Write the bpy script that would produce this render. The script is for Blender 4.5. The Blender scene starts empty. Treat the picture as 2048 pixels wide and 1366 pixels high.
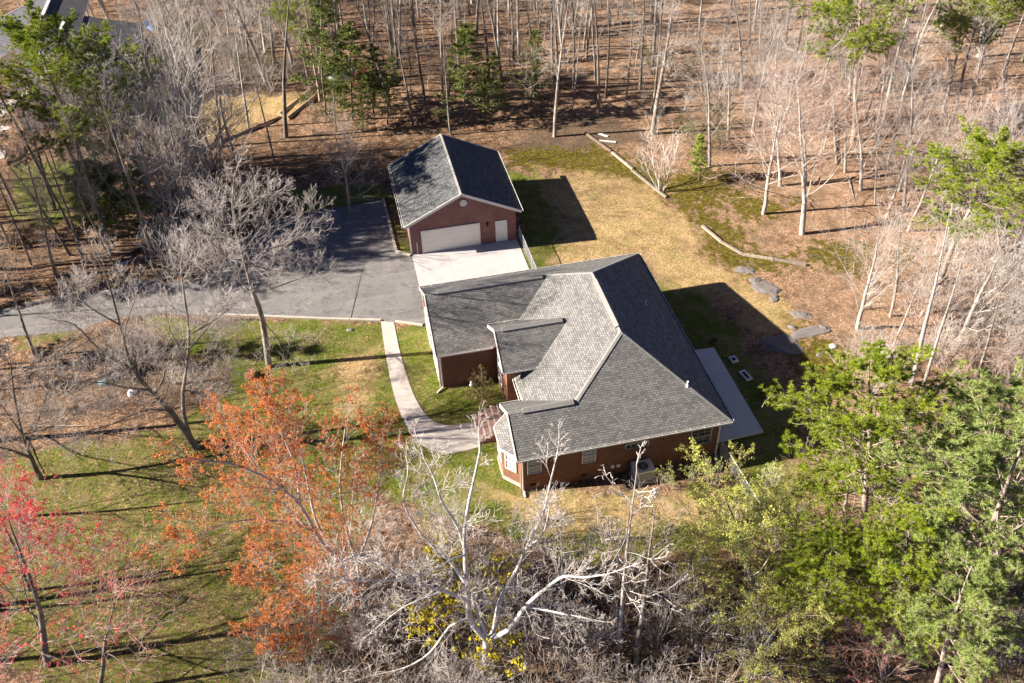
import bpy, bmesh, math, random
import numpy as np
from mathutils import Vector, Matrix, Euler, noise
random.seed(7); np.random.seed(7)
S = bpy.context.scene; COL = S.collection
D = bpy.data
# ------------------------------------------------------------------ camera
CAM = Vector((-7.291, -36.893, 45.762)); YAW, PIT, ROL, F = .1940, .7150, -.0360, 1844.0
fw = Vector((math.sin(YAW)*math.cos(PIT), math.cos(YAW)*math.cos(PIT), -math.sin(PIT)))
r0 = Vector((math.cos(YAW), -math.sin(YAW), 0)); u0 = r0.cross(fw)
RT = r0*math.cos(ROL)+u0*math.sin(ROL); UP = -r0*math.sin(ROL)+u0*math.cos(ROL)
cd = D.cameras.new('camera'); cam = D.objects.new('camera', cd); COL.objects.link(cam)
M = Matrix((RT, UP, -fw)).transposed().to_4x4(); M.translation = CAM; cam.matrix_world = M
cd.sensor_width = 36; cd.lens = F/2048*36; cd.clip_end = 6000; cd.clip_start = .5; S.camera = cam
S.render.resolution_x = 1024; S.render.resolution_y = 683
# ------------------------------------------------------------------ light
SUN_EL = math.radians(26); AZ = math.radians(-7.5)       # direction the light travels in, from +x
sd = Vector((math.cos(AZ)*math.cos(SUN_EL), math.sin(AZ)*math.cos(SUN_EL), -math.sin(SUN_EL)))
w = D.worlds.new('World'); S.world = w; w.use_nodes = True
nt = w.node_tree; bg = nt.nodes['Background']; sky = nt.nodes.new('ShaderNodeTexSky')
sky.sky_type = 'NISHITA'; sky.sun_disc = False; sky.sun_elevation = SUN_EL
sky.sun_rotation = math.atan2(-sd.x, -sd.y); sky.air_density = .28; sky.dust_density = .0; sky.ozone_density = 8.0
nt.links.new(sky.outputs[0], bg.inputs[0]); bg.inputs[1].default_value = .05
sl = D.lights.new('sun', 'SUN'); sl.energy = 5.0; sl.angle = math.radians(.5); sl.color = (1, .90, .76)
so = D.objects.new('sun', sl); COL.objects.link(so); so.rotation_euler = sd.to_track_quat('-Z', 'Y').to_euler()
S.view_settings.view_transform = 'Standard'; S.view_settings.look = 'None'; S.view_settings.gamma = 1
S.view_settings.exposure = 1.8

# ------------------------------------------------------------------ helpers
def at(px, py, z=0.0):
    d = fw*F+RT*(px-1024)+UP*(683-py); t = (z-CAM.z)/d.z
    p = CAM+d*t; return Vector((p.x, p.y, z))
def on_plane(base, px, py):
    """pixel -> point on the upright plane through base that faces the camera"""
    n = Vector((base.x-CAM.x, base.y-CAM.y, 0)).normalized()
    d = fw*F+RT*(px-1024)+UP*(683-py); t = (base-CAM).dot(n)/d.dot(n); return CAM+d*t
def clean(n): return n
def tag(o, label=None, cat=None, group=None, kind=None):
    if label: o['label'] = label
    if cat: o['category'] = cat
    if group: o['group'] = group
    if kind: o['kind'] = kind
    return o
def empty(name, loc=(0, 0, 0), rz=0, label=None, cat=None, group=None):
    o = D.objects.new(name, None); COL.objects.link(o); o.location = loc; o.rotation_euler = (0, 0, rz)
    o.empty_display_size = .3; return tag(o, label, cat, group)
def link(name, me, parent=None):
    o = D.objects.new(name, me); COL.objects.link(o)
    if parent: o.parent = parent
    return o

class MB:
    """collects polygons with uv (metres) and a material slot"""
    def __init__(s): s.v = []; s.f = []; s.uv = []; s.m = []
    def poly(s, pts, m=0, uv=None):
        b = len(s.v); pts = [Vector(p) for p in pts]; s.v += pts; s.f.append(tuple(range(b, b+len(pts))))
        if uv is None:
            n = Vector((0, 0, 0))
            for i in range(len(pts)):
                a, c = pts[i], pts[(i+1) % len(pts)]
                n += Vector(((a.y-c.y)*(a.z+c.z), (a.z-c.z)*(a.x+c.x), (a.x-c.x)*(a.y+c.y)))
            n.normalize() if n.length > 0 else None
            if abs(n.z) > .97: uv = [(p.x, p.y) for p in pts]
            else:
                h = Vector((-n.y, n.x, 0)).normalized(); k = n.cross(h); 
                uv = [(p.dot(h), p.dot(k)) for p in pts]
        s.uv += uv; s.m.append(m)
    def box(s, x0, x1, y0, y1, z0, z1, m=0, top=None):
        a = [(x0, y0), (x1, y0), (x1, y1), (x0, y1)]
        s.poly([(x, y, z1) for x, y in a], m if top is None else top)
        s.poly([(x, y, z0) for x, y in a[::-1]], m)
        for i in range(4):
            p, q = a[i], a[(i+1) % 4]
            s.poly([(*p, z0), (*q, z0), (*q, z1), (*p, z1)], m)
    def prism(s, pts, z0, z1, m=0, top=None):
        s.poly([(x, y, z1) for x, y in pts], m if top is None else top)
        for i in range(len(pts)):
            p, q = pts[i], pts[(i+1) % len(pts)]
            s.poly([(*p[:2], z0), (*q[:2], z0), (*q[:2], z1), (*p[:2], z1)], m)
    def slab(s, pts, th, m=0, side=None):
        s.poly(pts, m); low = [Vector(p)-Vector((0, 0, th)) for p in pts]
        s.poly(low[::-1], side if side is not None else m)
        for i in range(len(pts)):
            j = (i+1) % len(pts); s.poly([low[i], low[j], pts[j], pts[i]], side if side is not None else m)
    def bar(s, a, b, w, h, m=0, up=(0, 0, 1)):
        a = Vector(a); b = Vector(b); d = (b-a).normalized(); up = Vector(up); x = d.cross(up)
        if x.length < 1e-3: x = Vector((1, 0, 0))
        x.normalize(); y = x.cross(d); x *= w/2; y *= h/2
        A = [a-x-y, a+x-y, a+x+y, a-x+y]; B = [p+(b-a) for p in A]
        s.poly(A, m); s.poly(B[::-1], m)
        for i in range(4): s.poly([A[(i+1) % 4], A[i], B[i], B[(i+1) % 4]], m)
    def tube(s, a, b, r, rb=None, n=10, m=0, cap=True):
        a = Vector(a); b = Vector(b); rb = r if rb is None else rb; d = (b-a).normalized()
        x = d.orthogonal().normalized(); y = d.cross(x)
        c = [(math.cos(2*math.pi*i/n), math.sin(2*math.pi*i/n)) for i in range(n)]
        A = [a+(x*p+y*q)*r for p, q in c]; B = [b+(x*p+y*q)*rb for p, q in c]
        for i in range(n): j = (i+1) % n; s.poly([A[i], A[j], B[j], B[i]], m)
        if cap: s.poly(A[::-1], m); s.poly(B, m)
    def mesh(s, name, mats):
        me = D.meshes.new(name); me.from_pydata([tuple(v) for v in s.v], [], s.f)
        for m in mats: me.materials.append(m)
        me.polygons.foreach_set('material_index', s.m)
        uv = me.uv_layers.new(name='UVMap'); uv.data.foreach_set('uv', [c for p in s.uv for c in p])
        me.update(); return me
    def build(s, name, mats, parent=None, rel=None):
        if rel is not None: s.v = [v-Vector(rel) for v in s.v]
        return link(name, s.mesh(name, mats if isinstance(mats, (list, tuple)) else [mats]), parent)

# ------------------------------------------------------------------ materials
class NT:
    def __init__(s, name, rough=.8, spec=.3):
        s.mat = D.materials.new(name); s.mat.use_nodes = True; s.t = s.mat.node_tree
        s.b = s.t.nodes['Principled BSDF']; s.b.inputs['Roughness'].default_value = rough
        s.b.inputs['Specular IOR Level'].default_value = spec; s.tc = None
    def n(s, t, **k):
        x = s.t.nodes.new('ShaderNode'+t)
        for a, b in k.items():
            if hasattr(x, a): setattr(x, a, b)
            else: s.set(x, a, b)
        return x
    def set(s, node, name, val):
        i = node.inputs[name] if not isinstance(name, int) else node.inputs[name]
        if isinstance(val, bpy.types.NodeSocket): s.t.links.new(val, i)
        else: i.default_value = val
    def coord(s, kind='Object'):
        if s.tc is None: s.tc = s.t.nodes.new('ShaderNodeTexCoord')
        return s.tc.outputs[kind]
    def noise(s, scale, det=3, rough=.6, vec=None, dist=0):
        x = s.n('TexNoise'); s.set(x, 'Scale', scale); s.set(x, 'Detail', det); s.set(x, 'Roughness', rough); s.set(x, 'Distortion', dist)
        s.set(x, 'Vector', vec if vec is not None else s.coord()); return x.outputs['Fac']
    def vor(s, scale, out='Color', vec=None, feat='F1', rnd=1):
        x = s.n('TexVoronoi'); x.feature = feat; s.set(x, 'Scale', scale); s.set(x, 'Randomness', rnd)
        s.set(x, 'Vector', vec if vec is not None else s.coord()); return x.outputs[out]
    def ramp(s, fac, stops, interp='LINEAR'):
        x = s.n('ValToRGB'); cr = x.color_ramp; cr.interpolation = interp
        while len(cr.elements) < len(stops): cr.elements.new(.5)
        for e, (p, c) in zip(cr.elements, stops):
            e.position = p; e.color = (*c, 1) if isinstance(c, tuple) else (c, c, c, 1)
        s.set(x, 'Fac', fac); return x.outputs['Color']
    def mix(s, fac, a, b, mode='MIX'):
        x = s.n('Mix'); x.data_type = 'RGBA'; x.blend_type = mode; x.clamp_factor = True
        s.set(x, 0, fac)
        for i, v in ((6, a), (7, b)):
            if isinstance(v, tuple): v = (*v, 1)
            s.set(x, i, v)
        return x.outputs[2]
    def math(s, op, a, b=0.0, clamp=False):
        x = s.n('Math'); x.operation = op; x.use_clamp = clamp; s.set(x, 0, a); s.set(x, 1, b); return x.outputs[0]
    def sep(s, col):
        x = s.n('SeparateColor'); s.set(x, 0, col); return x.outputs
    def map(s, scale, vec=None, rot=(0, 0, 0)):
        x = s.n('Mapping'); s.set(x, 'Scale', scale); s.set(x, 'Rotation', rot); s.set(x, 'Vector', vec if vec is not None else s.coord()); return x.outputs[0]
    def attr(s, name):
        x = s.n('Attribute'); x.attribute_name = name; return x.outputs['Fac']
    def bump(s, h, strength=.3, dist=.05):
        x = s.n('Bump'); s.set(x, 'Strength', strength); s.set(x, 'Distance', dist); s.set(x, 'Height', h); s.set(s.b, 'Normal', x.outputs[0])
    def col(s, c):
        s.set(s.b, 'Base Color', (*c, 1) if isinstance(c, tuple) else c); return s.mat
def plain(name, c, rough=.6, spec=.4, var=.15, scale=3, metal=0):
    m = NT(name, rough, spec); m.b.inputs['Metallic'].default_value = metal
    f = m.noise(scale, 4); lo = tuple(x*(1-var) for x in c); hi = tuple(min(1, x*(1+var)) for x in c)
    return m.col(m.ramp(f, [(.3, lo), (.7, hi)]))
def shingles(name, dark, lite, sc=1.0):
    m = NT(name, .92, .2); uv = m.coord('UV')
    wob = m.noise(2.2, 2, vec=uv)
    b = m.n('TexBrick'); b.offset = .5; b.squash = 1
    m.set(b, 'Vector', uv); m.set(b, 'Scale', 1.0); m.set(b, 'Mortar Size', .016); m.set(b, 'Mortar Smooth', .2)
    m.set(b, 'Brick Width', .23*sc); m.set(b, 'Row Height', .15*sc); m.set(b, 'Bias', -.05)
    m.set(b, 'Color1', (*dark, 1)); m.set(b, 'Color2', (*lite, 1)); m.set(b, 'Mortar', (*[x*.3 for x in dark], 1))
    c = m.mix(.3, b.outputs['Color'], m.ramp(m.noise(14, 3, vec=uv), [(.3, tuple(x*.75 for x in dark)), (.7, tuple(x*1.15 for x in lite))]))
    st = m.ramp(m.noise(1, 4, vec=m.map((.35, 1.8, 1), uv)), [(.3, .84), (.7, 1.1)])
    c = m.mix(1, c, st, 'MULTIPLY')
    m.bump(m.math('SUBTRACT', m.math('MULTIPLY', m.noise(40, 2, vec=uv), .3), b.outputs['Fac']), .6, .02)
    return m.col(c)
def bricks(name, c1, c2, mortar):
    m = NT(name, .85, .25); uv = m.coord('UV'); b = m.n('TexBrick'); b.offset = .5
    m.set(b, 'Vector', uv); m.set(b, 'Scale', 1.0); m.set(b, 'Mortar Size', .009); m.set(b, 'Brick Width', .215); m.set(b, 'Row Height', .075)
    m.set(b, 'Color1', (*c1, 1)); m.set(b, 'Color2', (*c2, 1)); m.set(b, 'Mortar', (*mortar, 1))
    c = m.mix(.35, b.outputs['Color'], m.ramp(m.noise(5, 4, vec=uv), [(.3, c1), (.7, c2)]))
    c = m.mix(1, c, m.ramp(m.noise(.6, 3, vec=uv), [(.3, .8), (.7, 1.12)]), 'MULTIPLY')
    m.bump(b.outputs['Fac'], -.5, .01); return m.col(c)
def concrete(name, c, joint=None, stain=.8):
    m = NT(name, .85, .3)
    k = m.mix(.5, m.ramp(m.noise(.9, 5), [(.3, tuple(x*stain for x in c)), (.65, c)]), m.ramp(m.noise(25, 3), [(.3, tuple(x*.88 for x in c)), (.7, tuple(min(1, x*1.06) for x in c))]))
    cr = m.ramp(m.math('ABSOLUTE', m.math('SUBTRACT', m.noise(.5, 6, .7), .5)), [(.0, .72), (.006, 1.0)])
    k = m.mix(.7, k, cr, 'MULTIPLY')
    if joint:
        b = m.n('TexBrick'); b.offset = 0; m.set(b, 'Vector', m.coord()); m.set(b, 'Scale', 1.0); m.set(b, 'Mortar Size', .012)
        m.set(b, 'Brick Width', joint[0]); m.set(b, 'Row Height', joint[1])
        k = m.mix(m.math('MULTIPLY', b.outputs['Fac'], .6), k, (.16, .15, .14))
    m.bump(m.noise(40, 3), .25, .01); return m.col(k)
def bark(name, a, b, lich=None, scale=6, band=None):
    m = NT(name, .95, .1); v = m.map((1, 1, .25)); f = m.noise(scale, 4, vec=v)
    oi = m.n('ObjectInfo').outputs['Random']
    c = m.ramp(f, [(.3, a), (.68, b)])
    if lich: c = m.mix(m.ramp(m.noise(1.3, 3), [(.48, 0.), (.62, .8)]), c, lich)
    c = m.mix(1, c, m.ramp(oi, [(0., .78), (1., 1.18)]), 'MULTIPLY')
    m.bump(f, .8, .04); return m.col(c)
def leafmat(name, a, b, trans=.35, scale=1.2):
    m = NT(name, .6, .25); g = m.n('NewGeometry'); r = g.outputs['Random Per Island']
    c = m.mix(.5, m.ramp(r, [(0., a), (1., b)]), m.ramp(m.noise(scale, 2), [(.35, a), (.65, b)]))
    c = m.mix(1, c, m.ramp(m.n('ObjectInfo').outputs['Random'], [(0., .85), (1., 1.15)]), 'MULTIPLY')
    m.col(c); t = m.n('BsdfTranslucent'); m.set(t, 'Color', c); x = m.n('MixShader'); m.set(x, 0, trans)
    m.set(x, 1, m.b.outputs[0]); m.set(x, 2, t.outputs[0]); m.t.links.new(x.outputs[0], m.t.nodes['Material Output'].inputs[0]); return m.mat

MAT = dict(
    roof=shingles('roof_shingles', (.115, .115, .12), (.27, .262, .255)),
    roof2=shingles('garage_shingles', (.065, .07, .08), (.17, .175, .18)),
    roof3=shingles('neighbour_shingles', (.07, .073, .09), (.12, .12, .14), 1.6),
    cap=plain('ridge_cap', (.22, .215, .21), .95, .2, .2, 8),
    brick=bricks('red_brick', (.14, .058, .034), (.235, .105, .062), (.26, .18, .13)),
    brick2=bricks('garage_brick', (.17, .070, .058), (.26, .115, .095), (.30, .24, .22)),
    step=bricks('step_brick', (.20, .095, .085), (.34, .19, .175), (.46, .38, .36)),
    white=plain('white_paint', (.72, .70, .66), .5, .4, .05),
    door=plain('door_paint', (.80, .76, .69), .5, .4, .04, 1.2),
    dark=plain('dark_gap', (.03, .028, .026), .8, .2),
    foot=plain('footing', (.42, .38, .34), .9, .2, .2),
    metal=plain('galvanised', (.5, .52, .54), .45, .5, .1, 5, .6),
    unit=plain('unit_enamel', (.70, .69, .64), .5, .4, .06, 2),
    grille=plain('unit_grille', (.05, .055, .06), .5, .4),
    pale=plain('pale_plastic', (.72, .72, .70), .6, .3, .06),
    blue=plain('blue_plastic', (.05, .22, .52), .5, .4),
    teal=plain('teal_plastic', (.25, .5, .5), .5, .4),
    red=plain('red_paint', (.32, .04, .035), .4, .5),
    silver=plain('silver_paint', (.55, .57, .6), .35, .6, .04, 2, .3),
    tyre=plain('tyre_rubber', (.02, .02, .02), .8),
    rust=plain('rusty_iron', (.22, .085, .045), .9, .2, .3, 9),
    stone=plain('grey_stone', (.46, .46, .46), .9, .2, .2, 6),
    wood=bark('weathered_wood', (.17, .14, .11), (.42, .36, .30), None, 8),
    darkwood=bark('dark_wood', (.10, .075, .055), (.22, .17, .13), None, 8),
    log=bark('cut_log', (.34, .23, .14), (.56, .42, .28), None, 6),
    conc=concrete('pad_concrete', (.48, .46, .47), (4.6, 4.4), .72),
    walk=concrete('walk_concrete', (.47, .425, .405), (50, 50), .85),
    patio=concrete('patio_concrete', (.68, .67, .65), (40, 40), .85),
    kerb=concrete('kerb_concrete', (.50, .46, .40), None, .6),
    rock=concrete('bare_rock', (.20, .18, .175), None, .6),
)
m = NT('window_glass', .08, .8); m.col((.03, .045, .055)); MAT['glass'] = m.mat
m = NT('window_blind', .3, .6); m.col((.30, .33, .36)); MAT['blind'] = m.mat
# asphalt
m = NT('asphalt', .8, .35)
k = m.ramp(m.noise(.35, 5), [(.3, (.17, .16, .16)), (.7, (.26, .245, .24))])
k = m.mix(.4, k, m.ramp(m.noise(60, 2), [(.3, (.07, .07, .075)), (.7, (.23, .225, .225))]))
k = m.mix(m.ramp(m.math('ABSOLUTE', m.math('SUBTRACT', m.noise(.3, 6, .7), .5)), [(0., .8), (.007, 0.)]), k, (.045, .043, .045))
k = m.mix(m.ramp(m.noise(3.5, 5, .75), [(.60, 0.), (.68, .55)]), k, (.26, .19, .14))
k = m.mix(m.ramp(m.noise(.9, 5, .7), [(.36, .55), (.46, 0.)]), k, (.07, .068, .072)); k = m.mix(m.math('MULTIPLY', m.ramp(m.noise(.55, 5, .7, m.map((.3, 3, 1))), [(.52, 0.), (.62, .5)]), .7), k, (.30, .285, .28)); m.bump(m.noise(50, 2), .4, .01); MAT['asphalt'] = m.col(k)

# vegetation materials
MAT.update(
    pale=MAT['pale'],
    bark_pale=bark('pale_bark', (.24, .21, .19), (.46, .42, .39), (.42, .43, .40)),
    bark_grey=bark('grey_bark', (.12, .10, .085), (.28, .24, .21), (.34, .33, .30)),
    bark_dark=bark('dark_bark', (.10, .08, .065), (.24, .20, .17), (.22, .22, .19)),
    bark_pine=bark('pine_bark', (.20, .15, .125), (.42, .345, .30), None, 5),
    twig_pale=bark('pale_twig', (.36, .32, .30), (.58, .53, .50), None, 3),
    bark_white=bark('white_bark', (.40, .37, .34), (.72, .69, .65), (.62, .63, .62)), twig_white=bark('white_twig', (.38, .34, .31), (.62, .57, .53), None, 3),
    twig_grey=bark('grey_twig', (.20, .17, .15), (.38, .33, .30), None, 3),
    twig_pink=bark('pink_twig', (.34, .24, .20), (.56, .45, .39), None, 3),
    twig_tan=bark('tan_twig', (.20, .14, .10), (.40, .31, .24), None, 3),
    needle=leafmat('pine_needles', (.10, .155, .010), (.42, .50, .04), .25),
    needle_pale=leafmat('pale_pine_needles', (.15, .21, .05), (.44, .52, .17)),
    cedar=leafmat('cedar_spray', (.07, .10, .02), (.22, .26, .055)),
    bright=leafmat('young_leaves', (.24, .30, .04), (.50, .56, .12)),
    olive=leafmat('olive_young_leaves', (.26, .29, .04), (.56, .58, .15)),
    oldleaf=leafmat('shrub_leaves', (.16, .15, .045), (.33, .28, .11)),
    orange=leafmat('orange_buds', (.60, .17, .04), (.86, .36, .10), .3),
    crimson=leafmat('red_buds', (.50, .05, .05), (.88, .17, .14), .3),
    pinkbud=leafmat('pink_buds', (.50, .18, .15), (.75, .33, .27), .3),
    yellow=leafmat('yellow_blossom', (.42, .36, .01), (.72, .60, .02), .3),
)

# ------------------------------------------------------------------ ground sheet
def pxpoly(pts): return np.array([at(x, y)[:2] for x, y in pts])
def sdist(P, poly):
    """signed distance, positive inside"""
    x, y = P[:, 0], P[:, 1]; ins = np.zeros(len(P), bool); dm = np.full(len(P), 1e9); n = len(poly)
    for i in range(n):
        a, b = poly[i], poly[(i+1) % n]
        c = ((a[1] > y) != (b[1] > y)) & (x < (b[0]-a[0])*(y-a[1])/(b[1]-a[1]+1e-12)+a[0]); ins ^= c
        ab = b-a; t = np.clip(((x-a[0])*ab[0]+(y-a[1])*ab[1])/(ab@ab+1e-12), 0, 1)
        dm = np.minimum(dm, np.hypot(x-a[0]-t*ab[0], y-a[1]-t*ab[1]))
    return np.where(ins, dm, -dm)
AREAS = {
 'lawn': [[(300, 640), (560, 640), (850, 650), (1010, 780), (1010, 850), (1045, 985), (1460, 985), (1480, 900), (1560, 900), (1640, 960), (1480, 1100), (1150, 1120), (760, 1000), (640, 1400), (100, 1500), (20, 1200), (-60, 1000), (40, 900), (330, 860), (470, 760)],
          [(770, 398), (800, 398), (822, 512), (790, 508)],
          [(1020, 345), (1090, 345), (1160, 440), (1130, 520), (1060, 545), (1036, 480)],
          [(40, 330), (170, 320), (180, 400), (110, 450), (20, 430)],
          [(1300, 560), (1380, 560), (1600, 800), (1590, 940), (1440, 890), (1350, 700)],
          [(60, 668), (150, 655), (130, 680), (60, 690)], [(560, 385), (760, 370), (770, 400), (600, 425)]],
 'dry': [[(330, 200), (560, 195), (640, 165), (650, 190), (560, 235), (420, 290), (330, 320), (230, 330), (240, 250)], [(1080, 340), (1160, 350), (1215, 358), (1290, 372), (1345, 420), (1400, 455), (1390, 510), (1480, 560), (1560, 590), (1600, 640), (1560, 690), (1440, 600), (1330, 565), (1280, 510), (1100, 545), (1120, 480), (1110, 400)],
         [(980, 985), (1440, 985), (1480, 1010), (1300, 1080), (1050, 1060)],
         [(640, 740), (760, 700), (760, 800), (700, 840)]],
 'leafy': [[(-100, 840), (400, 830), (560, 1000), (620, 1400), (-200, 1500)]],
 'moss': [[(1010, 300), (1100, 290), (1230, 290), (1330, 340), (1440, 330), (1500, 350), (1420, 420), (1500, 450), (1530, 505), (1600, 515), (1590, 545), (1480, 545), (1400, 520), (1395, 480), (1290, 375), (1130, 348), (1020, 335)],
          [(1480, 560), (1560, 600), (1650, 660), (1700, 700), (1690, 790), (1620, 800), (1560, 680)],
          [(1450, 380), (1600, 400), (1560, 450), (1480, 440)], [(1600, 490), (1850, 480), (1830, 540), (1640, 540)]],
 'scrub': [[(230, 40), (420, 50), (560, 90), (610, 150), (560, 190), (430, 190), (380, 250), (230, 230), (200, 100)],
           [(120, 690), (480, 640), (500, 760), (380, 830), (200, 760)],
           [(1050, 265), (1220, 230), (1300, 280), (1200, 300), (1100, 330), (1010, 300)], [(650, 1150), (1500, 1180), (1500, 1500), (500, 1500)]],
}
def axis(lo, hi, st, flo, fhi):
    a = np.arange(lo, hi+1e-6, st); out = []; d = 3.0; x = lo
    while x > flo: x -= d; d *= 1.35; out.append(x)
    pre = out[::-1]; out = []; d = 3.0; x = hi
    while x < fhi: x += d; d *= 1.35; out.append(x)
    return np.concatenate([pre, a, out])
gx = axis(-58, 92, .5, -1500, 1500); gy = axis(-24, 112, .5, -1500, 2500)
X, Y = np.meshgrid(gx, gy); P = np.stack([X.ravel(), Y.ravel()], 1)
def fld(px, py, s, sd_=0): return noise.fractal(Vector((px*s+sd_, py*s, 3.1)), 1.0, 2.0, 3)
NZ = np.array([fld(x, y, .18) for x, y in P]); NZ2 = np.array([fld(x, y, .6, 40) for x, y in P])
masks = {}
for k_, polys in AREAS.items():
    mm = np.zeros(len(P))
    for pl_ in polys:
        sdv = sdist(P, pxpoly(pl_)); soft = 1.6 if k_ != 'lawn' else .9
        mm = np.maximum(mm, np.clip(.5+(sdv+NZ*1.2+NZ2*.8)/(2*soft), 0, 1))
    masks[k_] = mm
flat = np.maximum(0, np.minimum(1, (np.maximum.reduce([np.abs((P[:, 0]-6)/30), np.abs((P[:, 1]-18)/26)])-1)*2))
DRV = pxpoly([(-300, 720), (-300, 640), (0, 615), (380, 555), (480, 480), (560, 425), (780, 395), (850, 650), (560, 640), (280, 636), (140, 668), (0, 682)])
flat = flat*np.clip(-sdist(P, DRV)/4-.3, 0, 1)
Z = (NZ*.35+NZ2*.08)*flat*np.clip(1-np.abs(P[:, 0])/400, 0, 1); Z = np.minimum(Z, .22)-.002
me = D.meshes.new('ground'); nx, ny = len(gx), len(gy)
idx = np.arange(nx*ny).reshape(ny, nx); q = np.stack([idx[:-1, :-1], idx[:-1, 1:], idx[1:, 1:], idx[1:, :-1]], -1).reshape(-1, 4)
me.vertices.add(nx*ny); me.vertices.foreach_set('co', np.stack([P[:, 0], P[:, 1], Z], 1).ravel())
me.loops.add(q.size); me.loops.foreach_set('vertex_index', q.ravel()); me.polygons.add(len(q))
me.polygons.foreach_set('loop_start', np.arange(0, q.size, 4)); me.polygons.foreach_set('loop_total', np.full(len(q), 4))
me.update(calc_edges=True); me.polygons.foreach_set('use_smooth', np.ones(len(q), bool))
for k_, mm in masks.items():
    a = me.attributes.new(k_, 'FLOAT', 'POINT'); a.data.foreach_set('value', mm)
m = NT('ground_cover', .95, .1)
lf = m.sep(m.vor(9.0)); lf2 = m.sep(m.vor(16.0)); big = m.noise(.22, 4); mid = m.noise(1.6, 4)
litter = m.ramp(lf[0], [(0., (.06, .03, .016)), (.35, (.15, .082, .046)), (.7, (.31, .178, .105)), (1., (.60, .41, .28))])
litter = m.mix(.45, litter, m.ramp(lf2[1], [(0., (.06, .03, .018)), (.5, (.20, .115, .068)), (1., (.55, .37, .25))]))
litter = m.mix(1, litter, m.ramp(mid, [(.3, .68), (.7, 1.18)]), 'MULTIPLY')
litter = m.mix(1, litter, m.ramp(m.noise(.7, 7, .75), [(.41, .42), (.5, .95), (.6, 1.25)]), 'MULTIPLY'); litter = m.mix(m.ramp(big, [(.42, 0.), (.62, .5)]), litter, m.mix(.5, litter, (.16, .13, .09)))
xyz = m.n('SeparateXYZ'); m.set(xyz, 0, m.coord()); pinkf = m.ramp(m.math('MULTIPLY', xyz.outputs[0], .012), [(.15, 0.), (.45, 1.)])
litter = m.mix(m.math('MULTIPLY', pinkf, .5), litter, m.mix(.45, litter, (.74, .50, .34)))
gf = m.noise(5, 5, .7); gf2 = m.noise(30, 3, .7)
grass = m.ramp(gf, [(.36, (.02, .042, .002)), (.5, (.09, .15, .005)), (.64, (.24, .30, .02))])
grass = m.mix(.4, grass, m.ramp(gf2, [(.35, (.03, .045, .006)), (.68, (.20, .23, .05))]))
dryc = m.ramp(m.noise(7, 5, .7), [(.3, (.22, .155, .07)), (.5, (.46, .34, .17)), (.72, (.72, .57, .34))])
dryc = m.mix(1, dryc, m.ramp(m.noise(.45, 7, .72), [(.40, (.50, .43, .34)), (.49, (.88, .84, .78)), (.6, (1.15, 1.12, 1.08))]), 'MULTIPLY'); dryc = m.mix(m.math('MULTIPLY', m.ramp(lf[2], [(.80, 0.), (.86, 1.)]), .7), dryc, litter); dryc = m.mix(.4, dryc, m.ramp(gf2, [(.35, (.16, .11, .05)), (.65, (.74, .58, .36))]))
mossc = m.ramp(m.noise(3, 5, .7), [(.35, (.035, .03, .006)), (.55, (.12, .10, .010)), (.72, (.30, .25, .02))])
scrubc = m.ramp(m.noise(4, 5, .7), [(.3, (.03, .024, .018)), (.7, (.17, .125, .09))])
def edge(att, nz, amp=.9, lo=.42, hi=.58):
    return m.ramp(m.math('ADD', m.attr(att), m.math('MULTIPLY', m.math('SUBTRACT', nz, .5), amp)), [(lo, 0.), (hi, 1.)])
brk = m.noise(1.1, 6, .68); brk2 = m.noise(1.3, 8, .75, m.map((1, 1, 1), rot=(0, 0, 1.1)))
c = m.mix(edge('scrub', brk, 1.5, .3, .7), litter, m.mix(.3, scrubc, litter))
c = m.mix(m.math('MULTIPLY', edge('moss', brk2, 4.5, .56, .72), .92), c, mossc)
# lawn: green broken by straw patches and fallen leaves
patch = m.ramp(m.noise(.5, 6, .62), [(.44, 0.), (.60, 1.)])
lawn = m.mix(m.math('MULTIPLY', patch, .5), grass, m.mix(.45, dryc, grass))
leafy = m.math('MULTIPLY', m.ramp(m.math('ADD', lf2[2], m.math('MULTIPLY', m.attr('leafy'), .07)), [(.62, 0.), (.70, 1.)]), m.math('ADD', m.ramp(m.noise(.35, 4), [(.38, .15), (.6, .85)]), m.attr('leafy'), True))
lawn = m.mix(leafy, lawn, litter)
c = m.mix(edge('lawn', brk, 1.6, .3, .7), c, lawn)
fl = m.sep(m.vor(14.0)); dryc = m.mix(1, dryc, m.ramp(fl[0], [(0., (.62, .58, .50)), (.5, (.98, .96, .95)), (1., (1.25, 1.18, 1.1))]), 'MULTIPLY'); grass = m.mix(1, grass, m.ramp(fl[1], [(0., (.6, .62, .55)), (.5, (1., 1., 1.)), (1., (1.35, 1.3, 1.2))]), 'MULTIPLY')
dryg = m.mix(m.ramp(m.noise(.5, 7, .7), [(.49, 0.), (.58, .8)]), dryc, m.mix(.3, dryc, grass))
c = m.mix(edge('dry', brk, 1.6, .3, .75), c, dryg)
h = m.math('ADD', m.math('MULTIPLY', lf[1], .6), m.math('ADD', m.math('MULTIPLY', gf2, .7), m.math('MULTIPLY', mid, 1.2)))
m.bump(h, .9, .09); m.col(c)
me.materials.append(m.mat); ground = link('ground', me); tag(ground, kind='structure')

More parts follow.
